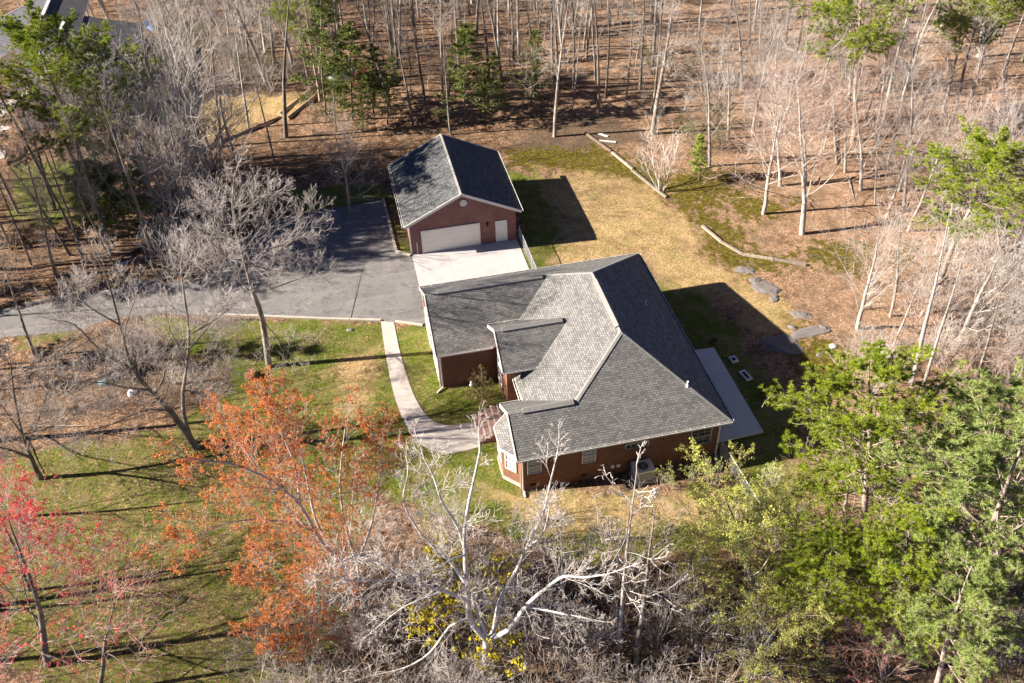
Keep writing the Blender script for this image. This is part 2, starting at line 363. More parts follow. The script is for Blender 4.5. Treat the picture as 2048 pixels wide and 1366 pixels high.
# ------------------------------------------------------------------ drive, pad, walk, patio
def smooth(pts, n=6):
    out = []
    for i in range(len(pts)-1):
        p = [Vector(pts[max(0, i-1)]), Vector(pts[i]), Vector(pts[i+1]), Vector(pts[min(len(pts)-1, i+2)])]
        for k in range(n):
            t = k/n; out.append(.5*((2*p[1])+(p[2]-p[0])*t+(2*p[0]-5*p[1]+4*p[2]-p[3])*t*t+(3*p[1]-p[0]-3*p[2]+p[3])*t**3))
    out.append(Vector(pts[-1])); return out
def strip(name, A, B, z, th, mat, steps=None):
    mb = MB(); n = min(len(A), len(B))
    for i in range(n-1):
        a, b, c_, d_ = A[i], A[i+1], B[i+1], B[i]
        mb.poly([(a[0], a[1], z), (d_[0], d_[1], z), (c_[0], c_[1], z), (b[0], b[1], z)])
        mb.poly([(a[0], a[1], z-th), (a[0], a[1], z), (b[0], b[1], z), (b[0], b[1], z-th)])
        mb.poly([(d_[0], d_[1], z), (d_[0], d_[1], z-th), (c_[0], c_[1], z-th), (c_[0], c_[1], z)])
    return mb.build(name, mat)
P2 = lambda l: [tuple(at(x, y)[:2]) for x, y in l]
top = smooth(P2([(-120, 655), (0, 620), (60, 608), (157, 590), (256, 572), (388, 557), (430, 530), (490, 480), (540, 440), (610, 424), (690, 410), (768, 398)]), 5)
bot = smooth(P2([(-120, 700), (0, 676), (60, 670), (150, 660), (210, 642), (270, 632), (330, 628), (420, 631), (500, 633), (570, 636), (690, 641), (700, 641)]), 5)
mb = MB()
for i in range(len(top)-1):
    mb.poly([(*top[i][:2], .012), (*bot[i][:2], .012), (*bot[i+1][:2], .012), (*top[i+1][:2], .012)])
e1 = top[-1]; e2 = bot[-1]
mb.poly([(*e1[:2], .012), (*e2[:2], .012), (-3.3, 18.6, .012), (-3.03, 18.6, .012), (-3.03, 27.75, .012), (-4.25, 28.6, .012)])
tag(mb.build('driveway', MAT['asphalt']), kind='structure')
mb = MB(); mb.prism([(-3.0, 18.2), (6.25, 18.2), (6.2, 28.0), (-3.0, 28.0)], -.1, .035)
tag(mb.build('concrete_pad', MAT['conc']), kind='structure')
L = smooth(P2([(762, 643), (768, 690), (777, 740), (790, 795), (812, 850), (842, 888), (885, 906), (925, 903), (962, 893)]), 5)
R = smooth(P2([(788, 645), (799, 700), (813, 750), (829, 793), (848, 825), (868, 843), (892, 851), (920, 850), (949, 844)]), 5)
tag(strip('footpath', L, R, .035, .1, MAT['walk']), kind='structure')
mb = MB(); mb.prism([(13.46, 1.35), (17.24, 1.5), (17.24, 10.35), (13.46, 10.5)], -.1, .12)
tag(mb.build('patio', MAT['patio']), kind='structure')

# kerbs
def kerb(name, pts, w_, h_, mat, label, cat='kerb', seg=None, gap=.02):
    mb = MB(); pts = [Vector((*p[:2], 0)) for p in pts]
    for i in range(len(pts)-1):
        a, b = pts[i], pts[i+1]; L_ = (b-a).length; n = max(1, int(round(L_/seg))) if seg else 1
        for k in range(n):
            p = a+(b-a)*((k)/n); q_ = a+(b-a)*((k+1)/n); d = (q_-p).normalized()*gap/2
            j = random.uniform(-.02, .02) if seg else 0
            hh = h_*random.uniform(.85, 1.15) if seg else h_
            mb.bar(p+d+Vector((j, j, hh/2-.04)), q_-d+Vector((j, -j, hh/2-.04)), w_, hh+.08)
    return tag(mb.build(name, mat), label, cat)
kerb('kerb', [(-4.35, 37.4), (-4.22, 28.65), (-3.12, 27.8)], .22, .16, MAT['kerb'], 'low pale block kerb holding the strip of grass beside the garage', seg=.4)
kerb('kerb', P2([(415, 629), (500, 632), (570, 635), (700, 640), (762, 641)]), .18, .12, MAT['kerb'], 'thin concrete kerb between the asphalt driveway and the front lawn', seg=2.4)
kerb('kerb', P2([(790, 644), (845, 651)]), .2, .12, MAT['kerb'], 'short pale kerb between footpath and west wing of the house', seg=2.4)
kerb('kerb', [(-3.9, 37.5), (-14.5, 36.6)], .16, .1, MAT['darkwood'], 'dark timber edging along the far side of the parking area', 'edging', seg=3)

# ------------------------------------------------------------------ main house
xe, yn, ze, xr, zr, y1, y2, xw = 13.889, 18.611, 3.535, 8.203, 7.399, 5.698, 12.217, -3.317
zs, zn = 5.21, 5.932; xsg, xnh = 4.37, 5.64; xv = 1.435
house = empty('brick_house', (5, 9, 0), 0, 'large single storey red brick house with a grey shingled hip roof', 'house'); HO = (5, 9, 0)
def hpart(mb, name, mats, parent=house): 
    o = mb.build(name, mats, parent, HO)
    return o
fp = [(.32, .44), (13.45, .44), (13.45, 18.17), (-3.13, 18.17), (-3.13, 11.11), (.94, 11.11), (.94, 7.25), (3.0, 7.25), (3.0, 4.55), (.32, 4.55)]
mb = MB(); mb.prism(fp, -.3, 3.42)
for x_, ya, yb, yr_, z_ in ((.32, .44, 4.55, 2.47, 5.0), (-3.13, 11.11, 18.17, 14.64, 5.72)):
    mb.poly([(x_, yb, 3.42), (x_, ya, 3.42), (x_, yr_, z_)]); mb.poly([(x_+.3, ya, 3.42), (x_+.3, yb, 3.42), (x_+.3, yr_, z_)])
# raised entrance gable walls
mb.prism([(.94, 7.25), (4.4, 7.25), (4.4, 11.65), (.94, 11.65)], 3.42, 4.34); mb.poly([(.94, 11.65, 4.34), (.94, 7.25, 4.34), (.94, 9.45, 5.75)])
mb.poly([(.94, 11.65, 3.42), (.94, 11.11, 3.42), (.94, 11.11, 3.0), (.94, 11.65, 3.0)])
hpart(mb, 'wall', MAT['brick'])
# bay window under the south-west gable
mb = MB(); bayp = [(.32, .95), (-.55, 1.85), (-.55, 3.55), (.32, 4.4)]
mb.prism(bayp, -.3, 2.86); bay = hpart(mb, 'bay', MAT['brick'])
mb = MB(); mb.prism([(.32, .80), (-.62, 1.79), (-.62, 3.61), (.32, 4.5)], -.3, .22); hpart(mb, 'footing', MAT['foot'], bay)
mb = MB(); e = [(.28, .58), (-.72, 1.72), (-.72, 3.68), (.28, 4.72)]; t_ = [(.30, 1.5, 3.5), (.30, 3.5, 3.5)]
ev = [(x_, y_, 2.9) for x_, y_ in e]
mb.poly([ev[0], ev[1], ev[1][:0] or (.30, 1.9, 3.62)][::-1]); mb.poly([ev[1], ev[2], (.30, 3.4, 3.62), (.30, 1.9, 3.62)][::-1]); mb.poly([ev[2], ev[3], (.30, 3.4, 3.62)][::-1])
mb.poly(ev); hpart(mb, 'bay_roof', MAT['roof'], bay)
mb = MB()
for i in range(3): mb.bar((*e[i], 2.86), (*e[i+1], 2.86), .05, .14)
hpart(mb, 'fascia', MAT['white'], bay)
def window(cx, cy, z0, z1, wd, nrm, parent, cols=3, rows=2, glass='glass', frame='white', sill=True, name='window', off=0.0):
    """window on a wall whose outward normal is nrm (unit, horizontal)"""
    n = Vector((*nrm, 0)); t = Vector((-n.y, n.x, 0)); c0 = Vector((cx, cy, 0))
    pt = lambda a, z, o: c0+t*a+n*o+Vector((0, 0, z))
    f = MB(); fw_ = .055; h2 = wd/2
    for a in (-h2, h2): f.bar(pt(a, z0, .03), pt(a, z1, .03), fw_, .07, up=n)
    for z in (z0, z1, (z0+z1)/2) if rows == 2 else (z0, z1): f.bar(pt(-h2, z, .03), pt(h2, z, .03), .07, fw_)
    for i in range(1, cols): a = -h2+wd*i/cols; f.bar(pt(a, z0, .022), pt(a, z1, .022), .018, .02, up=n)
    for z in [z0+(z1-z0)*k/4 for k in (1, 3)] if rows == 2 else []: f.bar(pt(-h2, z, .022), pt(h2, z, .022), .02, .018)
    fo = hpart(f, name, MAT[frame], parent) if parent is not None else f
    g = MB(); g.poly([pt(-h2, z0, .012), pt(h2, z0, .012), pt(h2, z1, .012), pt(-h2, z1, .012)]); hpart(g, 'pane', MAT[glass], fo) if fo.parent == house else hpart(g, 'pane', MAT[glass], parent)
    if sill and parent == house:
        s_ = MB(); s_.bar(pt(-h2-.08, z0-.06, .05), pt(h2+.08, z0-.06, .05), .10, .08); hpart(s_, 'sill', MAT['brick'], fo)
    return fo
for cx, z0, z1, wd in ((1.17, 1.55, 2.9, .86), (4.70, 1.6, 2.95, .86), (7.84, 2.2, 2.68, 1.5), (12.15, 1.42, 2.8, 1.35)):
    window(cx, .44, z0, z1, wd, (0, -1), house, cols=4 if wd > 1.4 else 3, rows=2 if z1-z0 > .6 else 1, glass='glass' if cx > 6 else 'blind', frame='white' if cx < 6 else 'metal')
nb = Vector((-(1.85-.95), -(.55+.32), 0)).normalized()
window(-.115, 1.40, 1.15, 2.7, .8, (nb.x, nb.y), bay, glass='blind'); window(-.55, 2.7, 1.15, 2.7, 1.3, (-1, 0), bay, glass='blind')
window(.94, 9.5, 1.1, 3.9, 1.2, (-1, 0), house, cols=2)
mb = MB(); mb.box(2.93, 2.99, 5.3, 6.4, .98, 3.1); d_ = hpart(mb, 'door', MAT['white'])
mb = MB(); mb.box(2.88, 2.93, 6.22, 6.28, 1.9, 2.0); hpart(mb, 'handle', MAT['metal'], d_)
# garage doors on the end of the wing
for ya, yb in ((15.1, 17.7), (11.7, 14.3)):
    mb = MB(); mb.box(-3.19, -3.12, ya, yb, .02, 2.35)
    for k in range(4): mb.box(-3.21, -3.19, ya+.05, yb-.05, .08+k*.57, .58+k*.57)
    hpart(mb, 'garage_door', MAT['door'])
for y_ in (18.15, 11.2): mb = MB(); mb.bar((-3.17, y_, 0), (-3.17, y_, 3.3), .12, .1); hpart(mb, 'corner_board', MAT['white'])
# roof slopes
SW, SE, NE, NW = (0, 0, ze), (xe, 0, ze), (xe, yn, ze), (xw, yn, ze)
RS, RN = (xr, y1, zr), (xr, y2, zr)
mb = MB(); TH = .14
for pl_ in ([SW, SE, RS, (xsg, 2.47, zs), (0, 2.47, zs)],
            [(0, 2.47, zs), (xsg, 2.47, zs), (xv, 4.95, ze), (0, 4.95, ze)],
            [SE, NE, RN, RS], [NE, NW, (xw, 14.64, zn), (xnh, 14.64, zn), RN],
            [(xw, 14.64, zn), (xnh, 14.64, zn), (xv, 10.67, ze), (xw, 10.67, ze)][::-1],
            [RS, RN, (xnh, 14.64, zn), (xv, 10.67, ze), (xv, 4.95, ze), (xsg, 2.47, zs)],
            [(.64, 9.45, 6.03), (5.8, 9.45, 6.03), (3.0, 11.93, 4.43), (.64, 11.93, 4.43)],
            [(.64, 9.45, 6.03), (.64, 6.97, 4.43), (3.0, 6.97, 4.43), (5.8, 9.45, 6.03)]):
    n = Vector((0, 0, 0)); pv = [Vector(p) for p in pl_]
    n = (pv[1]-pv[0]).cross(pv[2]-pv[0])
    if n.z < 0: pv = pv[::-1]
    mb.slab(pv, TH, 0, 1)
roof = hpart(mb, 'roof', [MAT['roof'], MAT['white']])
# hip and ridge caps
mb = MB(); cz = .03
for a, b in ((RS, RN), (RS, SE), (RN, NE), (RS, (xsg, 2.47, zs)), ((0, 2.47, zs), (xsg, 2.47, zs)), ((xw, 14.64, zn), (xnh, 14.64, zn)), (RN, (xnh, 14.64, zn)), ((.64, 9.45, 6.03), (5.8, 9.45, 6.03))):
    a = Vector(a); b = Vector(b); d = (b-a); x_ = d.cross(Vector((0, 0, 1))).normalized()*.15
    drop = .09 if abs(d.z) < .1 else .055
    up_ = Vector((0, 0, .022))
    mb.poly([a+up_, b+up_, b+x_-Vector((0, 0, drop-.022)), a+x_-Vector((0, 0, drop-.022))][::-1]); mb.poly([a+up_, a-x_-Vector((0, 0, drop-.022)), b-x_-Vector((0, 0, drop-.022)), b+up_][::-1])
hpart(mb, 'ridge_cap', MAT['cap'], roof)
def ridge_vent(a, b, pitch, nm='ridge_vent'):
    a = Vector(a); b = Vector(b); x_ = (b-a).cross(Vector((0, 0, 1))).normalized(); wv = .24; up_ = .13
    mb = MB(); A = []
    for p in (a, b):
        A.append([p+Vector((0, 0, up_)), p+x_*wv+Vector((0, 0, up_-wv*pitch)), p+x_*wv+Vector((0, 0, -wv*pitch-.02)), p-x_*wv+Vector((0, 0, -wv*pitch-.02)), p-x_*wv+Vector((0, 0, up_-wv*pitch))])
    for i in range(5): j = (i+1) % 5; mb.poly([A[0][j], A[0][i], A[1][i], A[1][j]])
    mb.poly(A[0]); mb.poly(A[1][::-1]); hpart(mb, nm, MAT['cap'], roof)
ridge_vent((.95, 2.47, zs), (4.2, 2.47, zs), .678); ridge_vent((-2.4, 14.64, zn), (5.2, 14.64, zn), .6); ridge_vent((1.15, 9.45, 6.03), (5.3, 9.45, 6.03), .64)
ridge_vent((xr, y1+.5, zr), (xr, y2-.9, zr), .6)
# gutters: U channels of white metal, dark inside
def gutter(a, b, out, drop=.02, parent=house, bm=None):
    a = Vector(a); b = Vector(b); o = Vector((*out, 0)); m_ = MB(); w_ = .13
    m_.bar(a+o*(w_+.012)-Vector((0, 0, drop+.05)), b+o*(w_+.012)-Vector((0, 0, drop+.05)), .025, .11)
    m_.bar(a+o*.012-Vector((0, 0, drop+.06)), b+o*.012-Vector((0, 0, drop+.06)), .02, .09)
    m_.bar(a+o*(w_/2+.01)-Vector((0, 0, drop+.10)), b+o*(w_/2+.01)-Vector((0, 0, drop+.10)), w_-.02, .02, 1)
    n = int((b-a).length/.9)
    for k in range(n+1):
        p = a+(b-a)*(k/max(1, n)); m_.bar(p-Vector((0, 0, drop+.01)), p+o*(w_+.02)-Vector((0, 0, drop+.01)), .02, .012)
    return hpart(m_, 'gutter', [MAT['white'], MAT['dark']], parent)
gutter(SW, SE, (0, -1)); gutter(SE, NE, (1, 0)); gutter(NW, NE, (0, 1)); gutter((xw, 10.67, ze), (.66, 10.67, ze), (0, -1))
gutter((0, 4.95, ze), (xv-.15, 4.95, ze), (0, 1)); gutter((xv, 5.1, ze), (xv, 7.1, ze), (-1, 0)); gutter((.64, 6.97, 4.43), (2.95, 6.97, 4.43), (0, -1)); gutter((.64, 11.93, 4.43), (3.0, 11.93, 4.43), (0, 1))
def rake(a, b): mb = MB(); mb.bar(Vector(a)+Vector((-.03, 0, -.09)), Vector(b)+Vector((-.03, 0, -.09)), .05, .22); hpart(mb, 'rake_board', MAT['white'], roof)
for x_, ya, yb, yr_, zl, zh in ((0, 0, 4.95, 2.47, ze, zs), (xw, 10.67, yn, 14.64, ze, zn), (.64, 6.97, 11.93, 9.45, 4.43, 6.03)):
    rake((x_, ya, zl), (x_, yr_, zh)); rake((x_, yb, zl), (x_, yr_, zh))
# soffits
mb = MB(); mb.box(.05, 13.8, .06, .44, 3.36, 3.39); mb.box(13.45, 13.8, .06, 18.5, 3.355, 3.385); mb.box(-3.25, 13.8, 18.17, 18.5, 3.36, 3.39); mb.box(-3.25, .9, 10.75, 11.11, 3.36, 3.39)
hpart(mb, 'soffit', MAT['white'])
def downspout(x_, y_, ztop, off, foot=(0, -.5)):
    m_ = MB(); m_.bar((x_, y_, .1), (x_, y_, ztop-.35), .09, .08); m_.bar((x_, y_, ztop-.35), (x_+off[0], y_+off[1], ztop-.12), .08, .08)
    m_.bar((x_, y_, .14), (x_+foot[0], y_+foot[1], .06), .09, .08); hpart(m_, 'downspout', MAT['white'])
downspout(.42, .37, 3.5, (0, -.36)); downspout(13.35, .37, 3.5, (0, -.36)); downspout(-3.02, 11.04, 3.5, (0, -.36), (-.5, -.4)); 
for x_, ya, za in ((11.6, 2.2, 0), (11.7, 10.7, 0)):
    z_ = zr-(x_-xr)*.6795; mb = MB(); mb.tube((x_, ya, z_-.1), (x_, ya, z_+.28), .05, n=10); mb.tube((x_, ya, z_+.28), (x_, ya, z_+.34), .07, n=10); mb.tube((x_, ya, z_-.12), (x_, ya, z_+.06), .12, .07, n=10); hpart(mb, 'vent_pipe', MAT['pale'], roof)
# crawl space vents, meter boxes
for x_ in (1.08, 4.43, 8.85, 11.25):
    mb = MB(); mb.box(x_-.2, x_+.2, .415, .45, .38, .58)
    for k in range(4): mb.box(x_-.18, x_+.18, .405, .418, .40+k*.045, .42+k*.045)
    hpart(mb, 'crawl_vent', [MAT['dark'], MAT['metal']])
for x_ in (6.3, 6.68):
    mb = MB(); mb.box(x_-.11, x_+.11, .33, .45, .72, .95); mb.box(x_-.13, x_+.13, .31, .34, .93, .97); hpart(mb, 'meter_box', MAT['pale'])
# brick steps and porch
st = empty('front_steps', (-.5, 6.4, 0), 0, 'wide brick steps climbing from the curved footpath to the front porch', 'steps')
for k in range(5):
    x0_ = -1.5+k*.42; mb = MB(); mb.box(x0_, x0_+.44 if k < 4 else 3.0, 5.12 if k < 4 else 4.57, 7.75 if k < 4 else 7.22, -.1, .19*(k+1)); mb.box(x0_-.02, x0_+.10, 5.10, 7.77, .19*(k+1)-.05, .19*(k+1)+.012, 1)
    o = mb.build('step' if k < 4 else 'porch_floor', [MAT['step'], MAT['kerb']], st, (-.5, 6.4, 0))

# ------------------------------------------------------------------ detached garage
gar = empty('detached_garage', (1.6, 32.8, 0), 0, 'detached brick garage with black shingled gable roof and wide cream door', 'garage'); GO = (1.6, 32.8, 0)
gp = lambda mb, n, mt, p=gar: mb.build(n, mt, p, GO)
mb = MB(); mb.prism([(-2.94, 27.94), (6.16, 27.94), (6.16, 37.6), (-2.94, 37.6)], -.2, 3.05)
mb.poly([(-2.94, 27.94, 3.05), (6.16, 27.94, 3.05), (1.61, 27.94, 5.27)]); mb.poly([(6.16, 37.6, 3.05), (-2.94, 37.6, 3.05), (1.61, 37.6, 5.27)]); gp(mb, 'wall', MAT['brick2'])
mb = MB(); mb.slab([(-3.39, 27.6, 3.09), (1.61, 27.6, 5.53), (1.61, 37.95, 5.53), (-3.39, 37.95, 3.09)][::-1], .13, 0, 1); mb.slab([(1.61, 27.6, 5.53), (6.61, 27.6, 3.09), (6.61, 37.95, 3.09), (1.61, 37.95, 5.53)], .13, 0, 1)
gr = gp(mb, 'roof', [MAT['roof2'], MAT['white']])
for y_ in (27.57, 37.98):
    for a, b in (((-3.39, y_, 3.0), (1.61, y_, 5.44)), ((6.61, y_, 3.0), (1.61, y_, 5.44))): mb = MB(); mb.bar(a, b, .05, .24); gp(mb, 'rake_board', MAT['white'], gr)
mb = MB(); 
for s_ in (1, -1): mb.poly([(1.61, 27.6, 5.565), (1.61, 37.95, 5.565), (1.61+s_*.16, 37.95, 5.48), (1.61+s_*.16, 27.6, 5.48)][::-s_])
gp(mb, 'ridge_cap', MAT['cap'], gr)
for x_, s_ in ((6.61, 1), (-3.39, -1)):
    mb = MB(); mb.bar((x_+s_*.14, 27.6, 3.03), (x_+s_*.14, 37.95, 3.03), .025, .11); mb.bar((x_+s_*.07, 27.6, 2.97), (x_+s_*.07, 37.95, 2.97), .12, .02, 1); mb.bar((x_+s_*.012, 27.6, 3.0), (x_+s_*.012, 37.95, 3.0), .02, .09); gp(mb, 'gutter', [MAT['white'], MAT['dark']])
mb = MB(); mb.box(-1.95, 2.93, 27.88, 27.93, .06, 2.2)
for k in range(4):
    for j in range(8): mb.box(-1.90+j*.605, -1.35+j*.605, 27.87, 27.882, .12+k*.53, .56+k*.53)
gd = gp(mb, 'garage_door', MAT['door'])
mb = MB(); mb.box(-2.04, -1.95, 27.84, 27.93, .03, 2.29); mb.box(2.93, 3.02, 27.84, 27.93, .03, 2.29); mb.box(-1.95, 2.93, 27.84, 27.93, 2.2, 2.29); gp(mb, 'frame', MAT['white'], gd)
mb = MB(); mb.box(4.42, 5.30, 27.87, 27.93, .08, 2.12); sdr = gp(mb, 'door', MAT['white'])
mb = MB(); mb.box(4.35, 4.42, 27.85, 27.93, .05, 2.19); mb.box(5.30, 5.37, 27.85, 27.93, .05, 2.19); mb.box(4.42, 5.30, 27.85, 27.93, 2.12, 2.19); gp(mb, 'frame', MAT['pale'], sdr)
mb = MB(); mb.tube((4.50, 27.87, 1.0), (4.50, 27.80, 1.0), .035); gp(mb, 'handle', MAT['metal'], sdr)
mb = MB(); mb.tube((1.75, 27.93, 4.42), (1.75, 27.87, 4.42), .30, n=24); v_ = gp(mb, 'round_vent', MAT['white'])
mb = MB()
for k in range(5): z_ = 4.25+k*.085; h_ = math.sqrt(.24**2-(z_-4.42)**2); mb.box(1.75-h_, 1.75+h_, 27.855, 27.87, z_-.02, z_+.02)
gp(mb, 'louvre', MAT['pale'], v_)
mb = MB(); mb.tube((3.66, 27.8, 1.85), (3.66, 27.8, 2.12), .07, .1, 8); mb.tube((3.66, 27.8, 2.12), (3.66, 27.8, 2.24), .11, .02, 8); mb.bar((3.66, 27.8, 2.0), (3.66, 27.94, 2.0), .04, .04); mb.box(3.6, 3.72, 27.92, 27.95, 1.9, 2.15); gp(mb, 'wall_lamp', MAT['dark'])
mb = MB(); mb.tube((-2.46, 27.88, .05), (-2.46, 27.88, 1.25), .035); gp(mb, 'drain_pipe', MAT['white'])
mb = MB(); mb.bar((-2.97, 27.97, 0), (-2.97, 27.97, 3.0), .10, .12); gp(mb, 'downspout', MAT['white'])

# ------------------------------------------------------------------ air conditioner
ac = empty('air_conditioner', (8.1, -.15, 0), 0, 'boxy pale outdoor air conditioning unit with round top fan by the south wall', 'air conditioner'); AO = (8.1, -.15, 0)
ap = lambda mb, n, mt, p=ac: mb.build(n, mt, p, AO)
mb = MB(); mb.box(7.4, 8.85, -.85, .3, -.05, .12); ap(mb, 'base_pad', MAT['foot'])
mb = MB(); mb.box(7.5, 8.75, -.72, .22, .12, .95)
for k in range(14): z_ = .17+k*.055; mb.box(7.49, 8.76, -.735, .235, z_, z_+.02, 1)
ap(mb, 'housing', [MAT['grille'], MAT['unit']])
mb = MB(); mb.box(7.46, 8.79, -.76, .26, .95, 1.08); ap(mb, 'top_panel', MAT['unit'])
mb = MB(); mb.tube((8.12, -.25, 1.05), (8.12, -.25, 1.10), .33, n=28); fan = ap(mb, 'fan_grille', MAT['grille'])
mb = MB()
for rr in (.12, .2, .28):
    for i in range(28):
        a, b = 2*math.pi*i/28, 2*math.pi*(i+1)/28; mb.bar((8.12+rr*math.cos(a), -.25+rr*math.sin(a), 1.115), (8.12+rr*math.cos(b), -.25+rr*math.sin(b), 1.115), .014, .014)
mb.tube((8.12, -.25, 1.10), (8.12, -.25, 1.14), .08, n=14); ap(mb, 'fan_guard', MAT['metal'], fan)
mb = MB(); mb.box(7.3, 8.5, .24, .30, .1, .92); ap(mb, 'back_panel', MAT['blue'] if False else MAT['grille'])

# ------------------------------------------------------------------ chain link fences
def chain_fence(name, a, b, h_, label, npost):
    a = Vector((*a, 0)); b = Vector((*b, 0)); fe = empty(name, a, 0, label, 'fence'); d = (b-a); L_ = d.length; u = d/L_
    for k in range(npost):
        p = d*(k/(npost-1)); mb = MB(); mb.tube(p-Vector((0, 0, .1)), p+Vector((0, 0, h_+.05)), .03, n=8); mb.tube(p+Vector((0, 0, h_+.05)), p+Vector((0, 0, h_+.1)), .04, .01, n=8); mb.build('post', MAT['metal'], fe)
    mb = MB(); mb.tube(Vector((0, 0, h_)), d+Vector((0, 0, h_)), .022, n=6); mb.build('top_rail', MAT['metal'], fe)
    mb = MB(); s_ = .09; n = int((L_+h_)/s_)
    for k in range(n):
        x0_ = k*s_-h_
        for sg in (1, -1):
            a0, z0_, a1, z1_ = x0_, 0, x0_+h_, h_
            if a0 < 0: z0_ = -a0; a0 = 0
            if a1 > L_: z1_ = h_-(a1-L_); a1 = L_
            if a1-a0 < .02: continue
            if sg < 0: a0, a1 = L_-a0, L_-a1
            mb.bar(u*a0+Vector((0, 0, z0_+.03)), u*a1+Vector((0, 0, z1_)), .007, .007)
    mb.build('wire_mesh', MAT['metal'], fe)
chain_fence('chain_link_fence', (6.42, 27.85), (6.5, 18.9), 1.25, 'chain link fence beside the concrete pad, running from the detached garage', 5)
chain_fence('chain_link_fence', (13.75, .5), (14.1, -7.5), 1.2, 'chain link fence running away from the house corner near the patio', 4)

# ------------------------------------------------------------------ yard objects
def timber(pts, label, mat, w_=.2, h_=.2, jitter=.0):
    mb = MB(); p = [at(*q_) for q_ in pts]
    for i in range(len(p)-1): mb.bar(p[i]+Vector((0, 0, h_/2-.02+.01*i)), p[i+1]+Vector((0, 0, h_/2-.02+.01*i)), w_, h_)
    tag(mb.build('landscape_timber', mat), label, 'timber', 'landscape timbers edging the back yard')
timber([(1170, 267), (1222, 304)], 'dark shaded landscape timber at the far end of the yard edge behind the garage', MAT['darkwood'])
timber([(1224, 306), (1265, 340)], 'weathered landscape timber between the shaded timber and the pale one by the bare bush', MAT['wood'])
timber([(1264, 342), (1332, 396)], 'pale landscape timber ending beside the small pale leafless tree', MAT['wood'])
timber([(1404, 453), (1442, 485)], 'pale landscape timber at the open corner of the straw coloured lawn', MAT['wood'])
timber([(1442, 485), (1484, 509)], 'pale landscape timber in the middle of the lower yard edge', MAT['wood'])
timber([(1484, 510), (1546, 520)], 'grey landscape timber on the mossy bank', MAT['wood'])
timber([(1547, 520), (1612, 531)], 'last grey landscape timber, nearest the rocky slope', MAT['wood'])
for a, b, l in (((1196, 267), (1216, 274), 'grey board lying in shade beside the far landscape timber'), ((1198, 282), (1232, 285), 'grey board lying just below another board in the shaded moss')):
    mb = MB(); mb.bar(at(*a)+Vector((0, 0, .05)), at(*b)+Vector((0, 0, .05)), .28, .07); tag(mb.build('loose_board', MAT['stone']), l, 'board')
def frame_box(px, w_, l_, rz, label):
    p = at(*px); mb = MB()
    for s_ in (-1, 1): mb.box(-w_/2, w_/2, s_*l_/2-.06, s_*l_/2+.06, -.05, .14); mb.box(s_*(w_/2-.06)-.06, s_*(w_/2-.06)+.06, -l_/2+.06, l_/2-.06, -.05, .139)
    mb.box(-w_/2+.12, w_/2-.12, -l_/2+.06, l_/2-.06, -.05, .02, 1); o = mb.build('drain_box', [MAT['pale'], MAT['dark']]); o.location = p; o.rotation_euler.z = rz; tag(o, label, 'drain box')
frame_box((1467, 720), .52, .5, .1, 'small square pale drain box set in the shaded lawn beyond the patio'); frame_box((1491, 752), .5, .9, .2, 'long rectangular pale drain box set in the shaded lawn by the patio')
for px, r_, l in (((1427, 684), .28, 'rusty iron ring lying by the corner of the patio'), ((1528, 790), .34, 'rusty iron ring in deep shade below the drain boxes')):
    p = at(*px); mb = MB()
    for i in range(20):
        a, b = 2*math.pi*i/20, 2*math.pi*(i+1)/20; mb.bar(p+Vector((r_*math.cos(a), r_*math.sin(a), .08)), p+Vector((r_*math.cos(b), r_*math.sin(b), .08)), .06, .16)
    tag(mb.build('iron_ring', MAT['rust']), l, 'ring')
def rockmesh(seed, sx, sy, sz, sub=3):
    bm = bmesh.new(); bmesh.ops.create_icosphere(bm, subdivisions=sub, radius=1)
    for v_ in bm.verts:
        n_ = noise.fractal(v_.co*1.1+Vector((seed*7.3, 0, 0)), 1, 2, 4); v_.co *= 1+.38*n_; v_.co.x *= sx; v_.co.y *= sy; v_.co.z = max(v_.co.z, -.6)*sz
    me_ = D.meshes.new('rock'); bm.to_mesh(me_); bm.free(); return me_
def rock(px, sx, sy, sz, rz, label, mat='rock', cat='rock', name='rock_slab', sub=4, g=None):
    me_ = rockmesh(hash(label) % 97 if False else int(px[0]+px[1]) % 97, sx, sy, sz, sub); me_.materials.append(MAT[mat]); o = link(name, me_); o.location = at(*px); o.rotation_euler.z = rz; tag(o, label, cat, g)
rock((1602, 630), .85, .5, .13, -.5, 'round grey bare rock slab on the sunny bank near the house shadow')
rock((1622, 664), 1.7, .55, .13, .05, 'long flat grey rock slab with a dark stain below the round slab')
rock((1566, 690), 1.4, 1.0, .11, -.6, 'broad rock slab half inside the house shadow')
rock((1532, 576), .75, 1.1, .15, .9, 'narrow rock slab with moss near the end of the timber edging')
rock((1490, 540), .8, .45, .12, -.5, 'brownish rock slab poking through moss under the grey timbers')
rock((1665, 693), .35, .25, .12, 0, 'small pale stone in the moss right of the house shadow', 'stone', name='small_rock', sub=2)
for px, l in (((1388, 912), 'leftmost of three pale stone blocks piled against the south wall'), ((1402, 909), 'middle of three pale stone blocks piled against the south wall'), ((1420, 905), 'rightmost of three pale stone blocks piled against the south wall')):
    p = at(*px); mb = MB(); mb.box(-.25, .25, -.2, .2, 0, .28); o = mb.build('stone_block', MAT['stone']); o.location = p; o.rotation_euler = (.12, -.08, random.uniform(-.6, .6)); tag(o, l, 'stone block')
for k, (px_, sx_, l_) in enumerate((((1510, 560), .5, 'small rock just above the narrow mossy slab'), ((1548, 598), .45, 'small rock below the narrow mossy slab'), ((1645, 655), .4, 'small rock at the right end of the long flat slab'), ((1585, 655), .35, 'small rock between round slab and broad slab'), ((1640, 710), .3, 'small rock in the moss under the long flat slab'))):
    rock(px_, sx_, sx_*.7, .13, k*.8, l_, name='small_rock', sub=3)
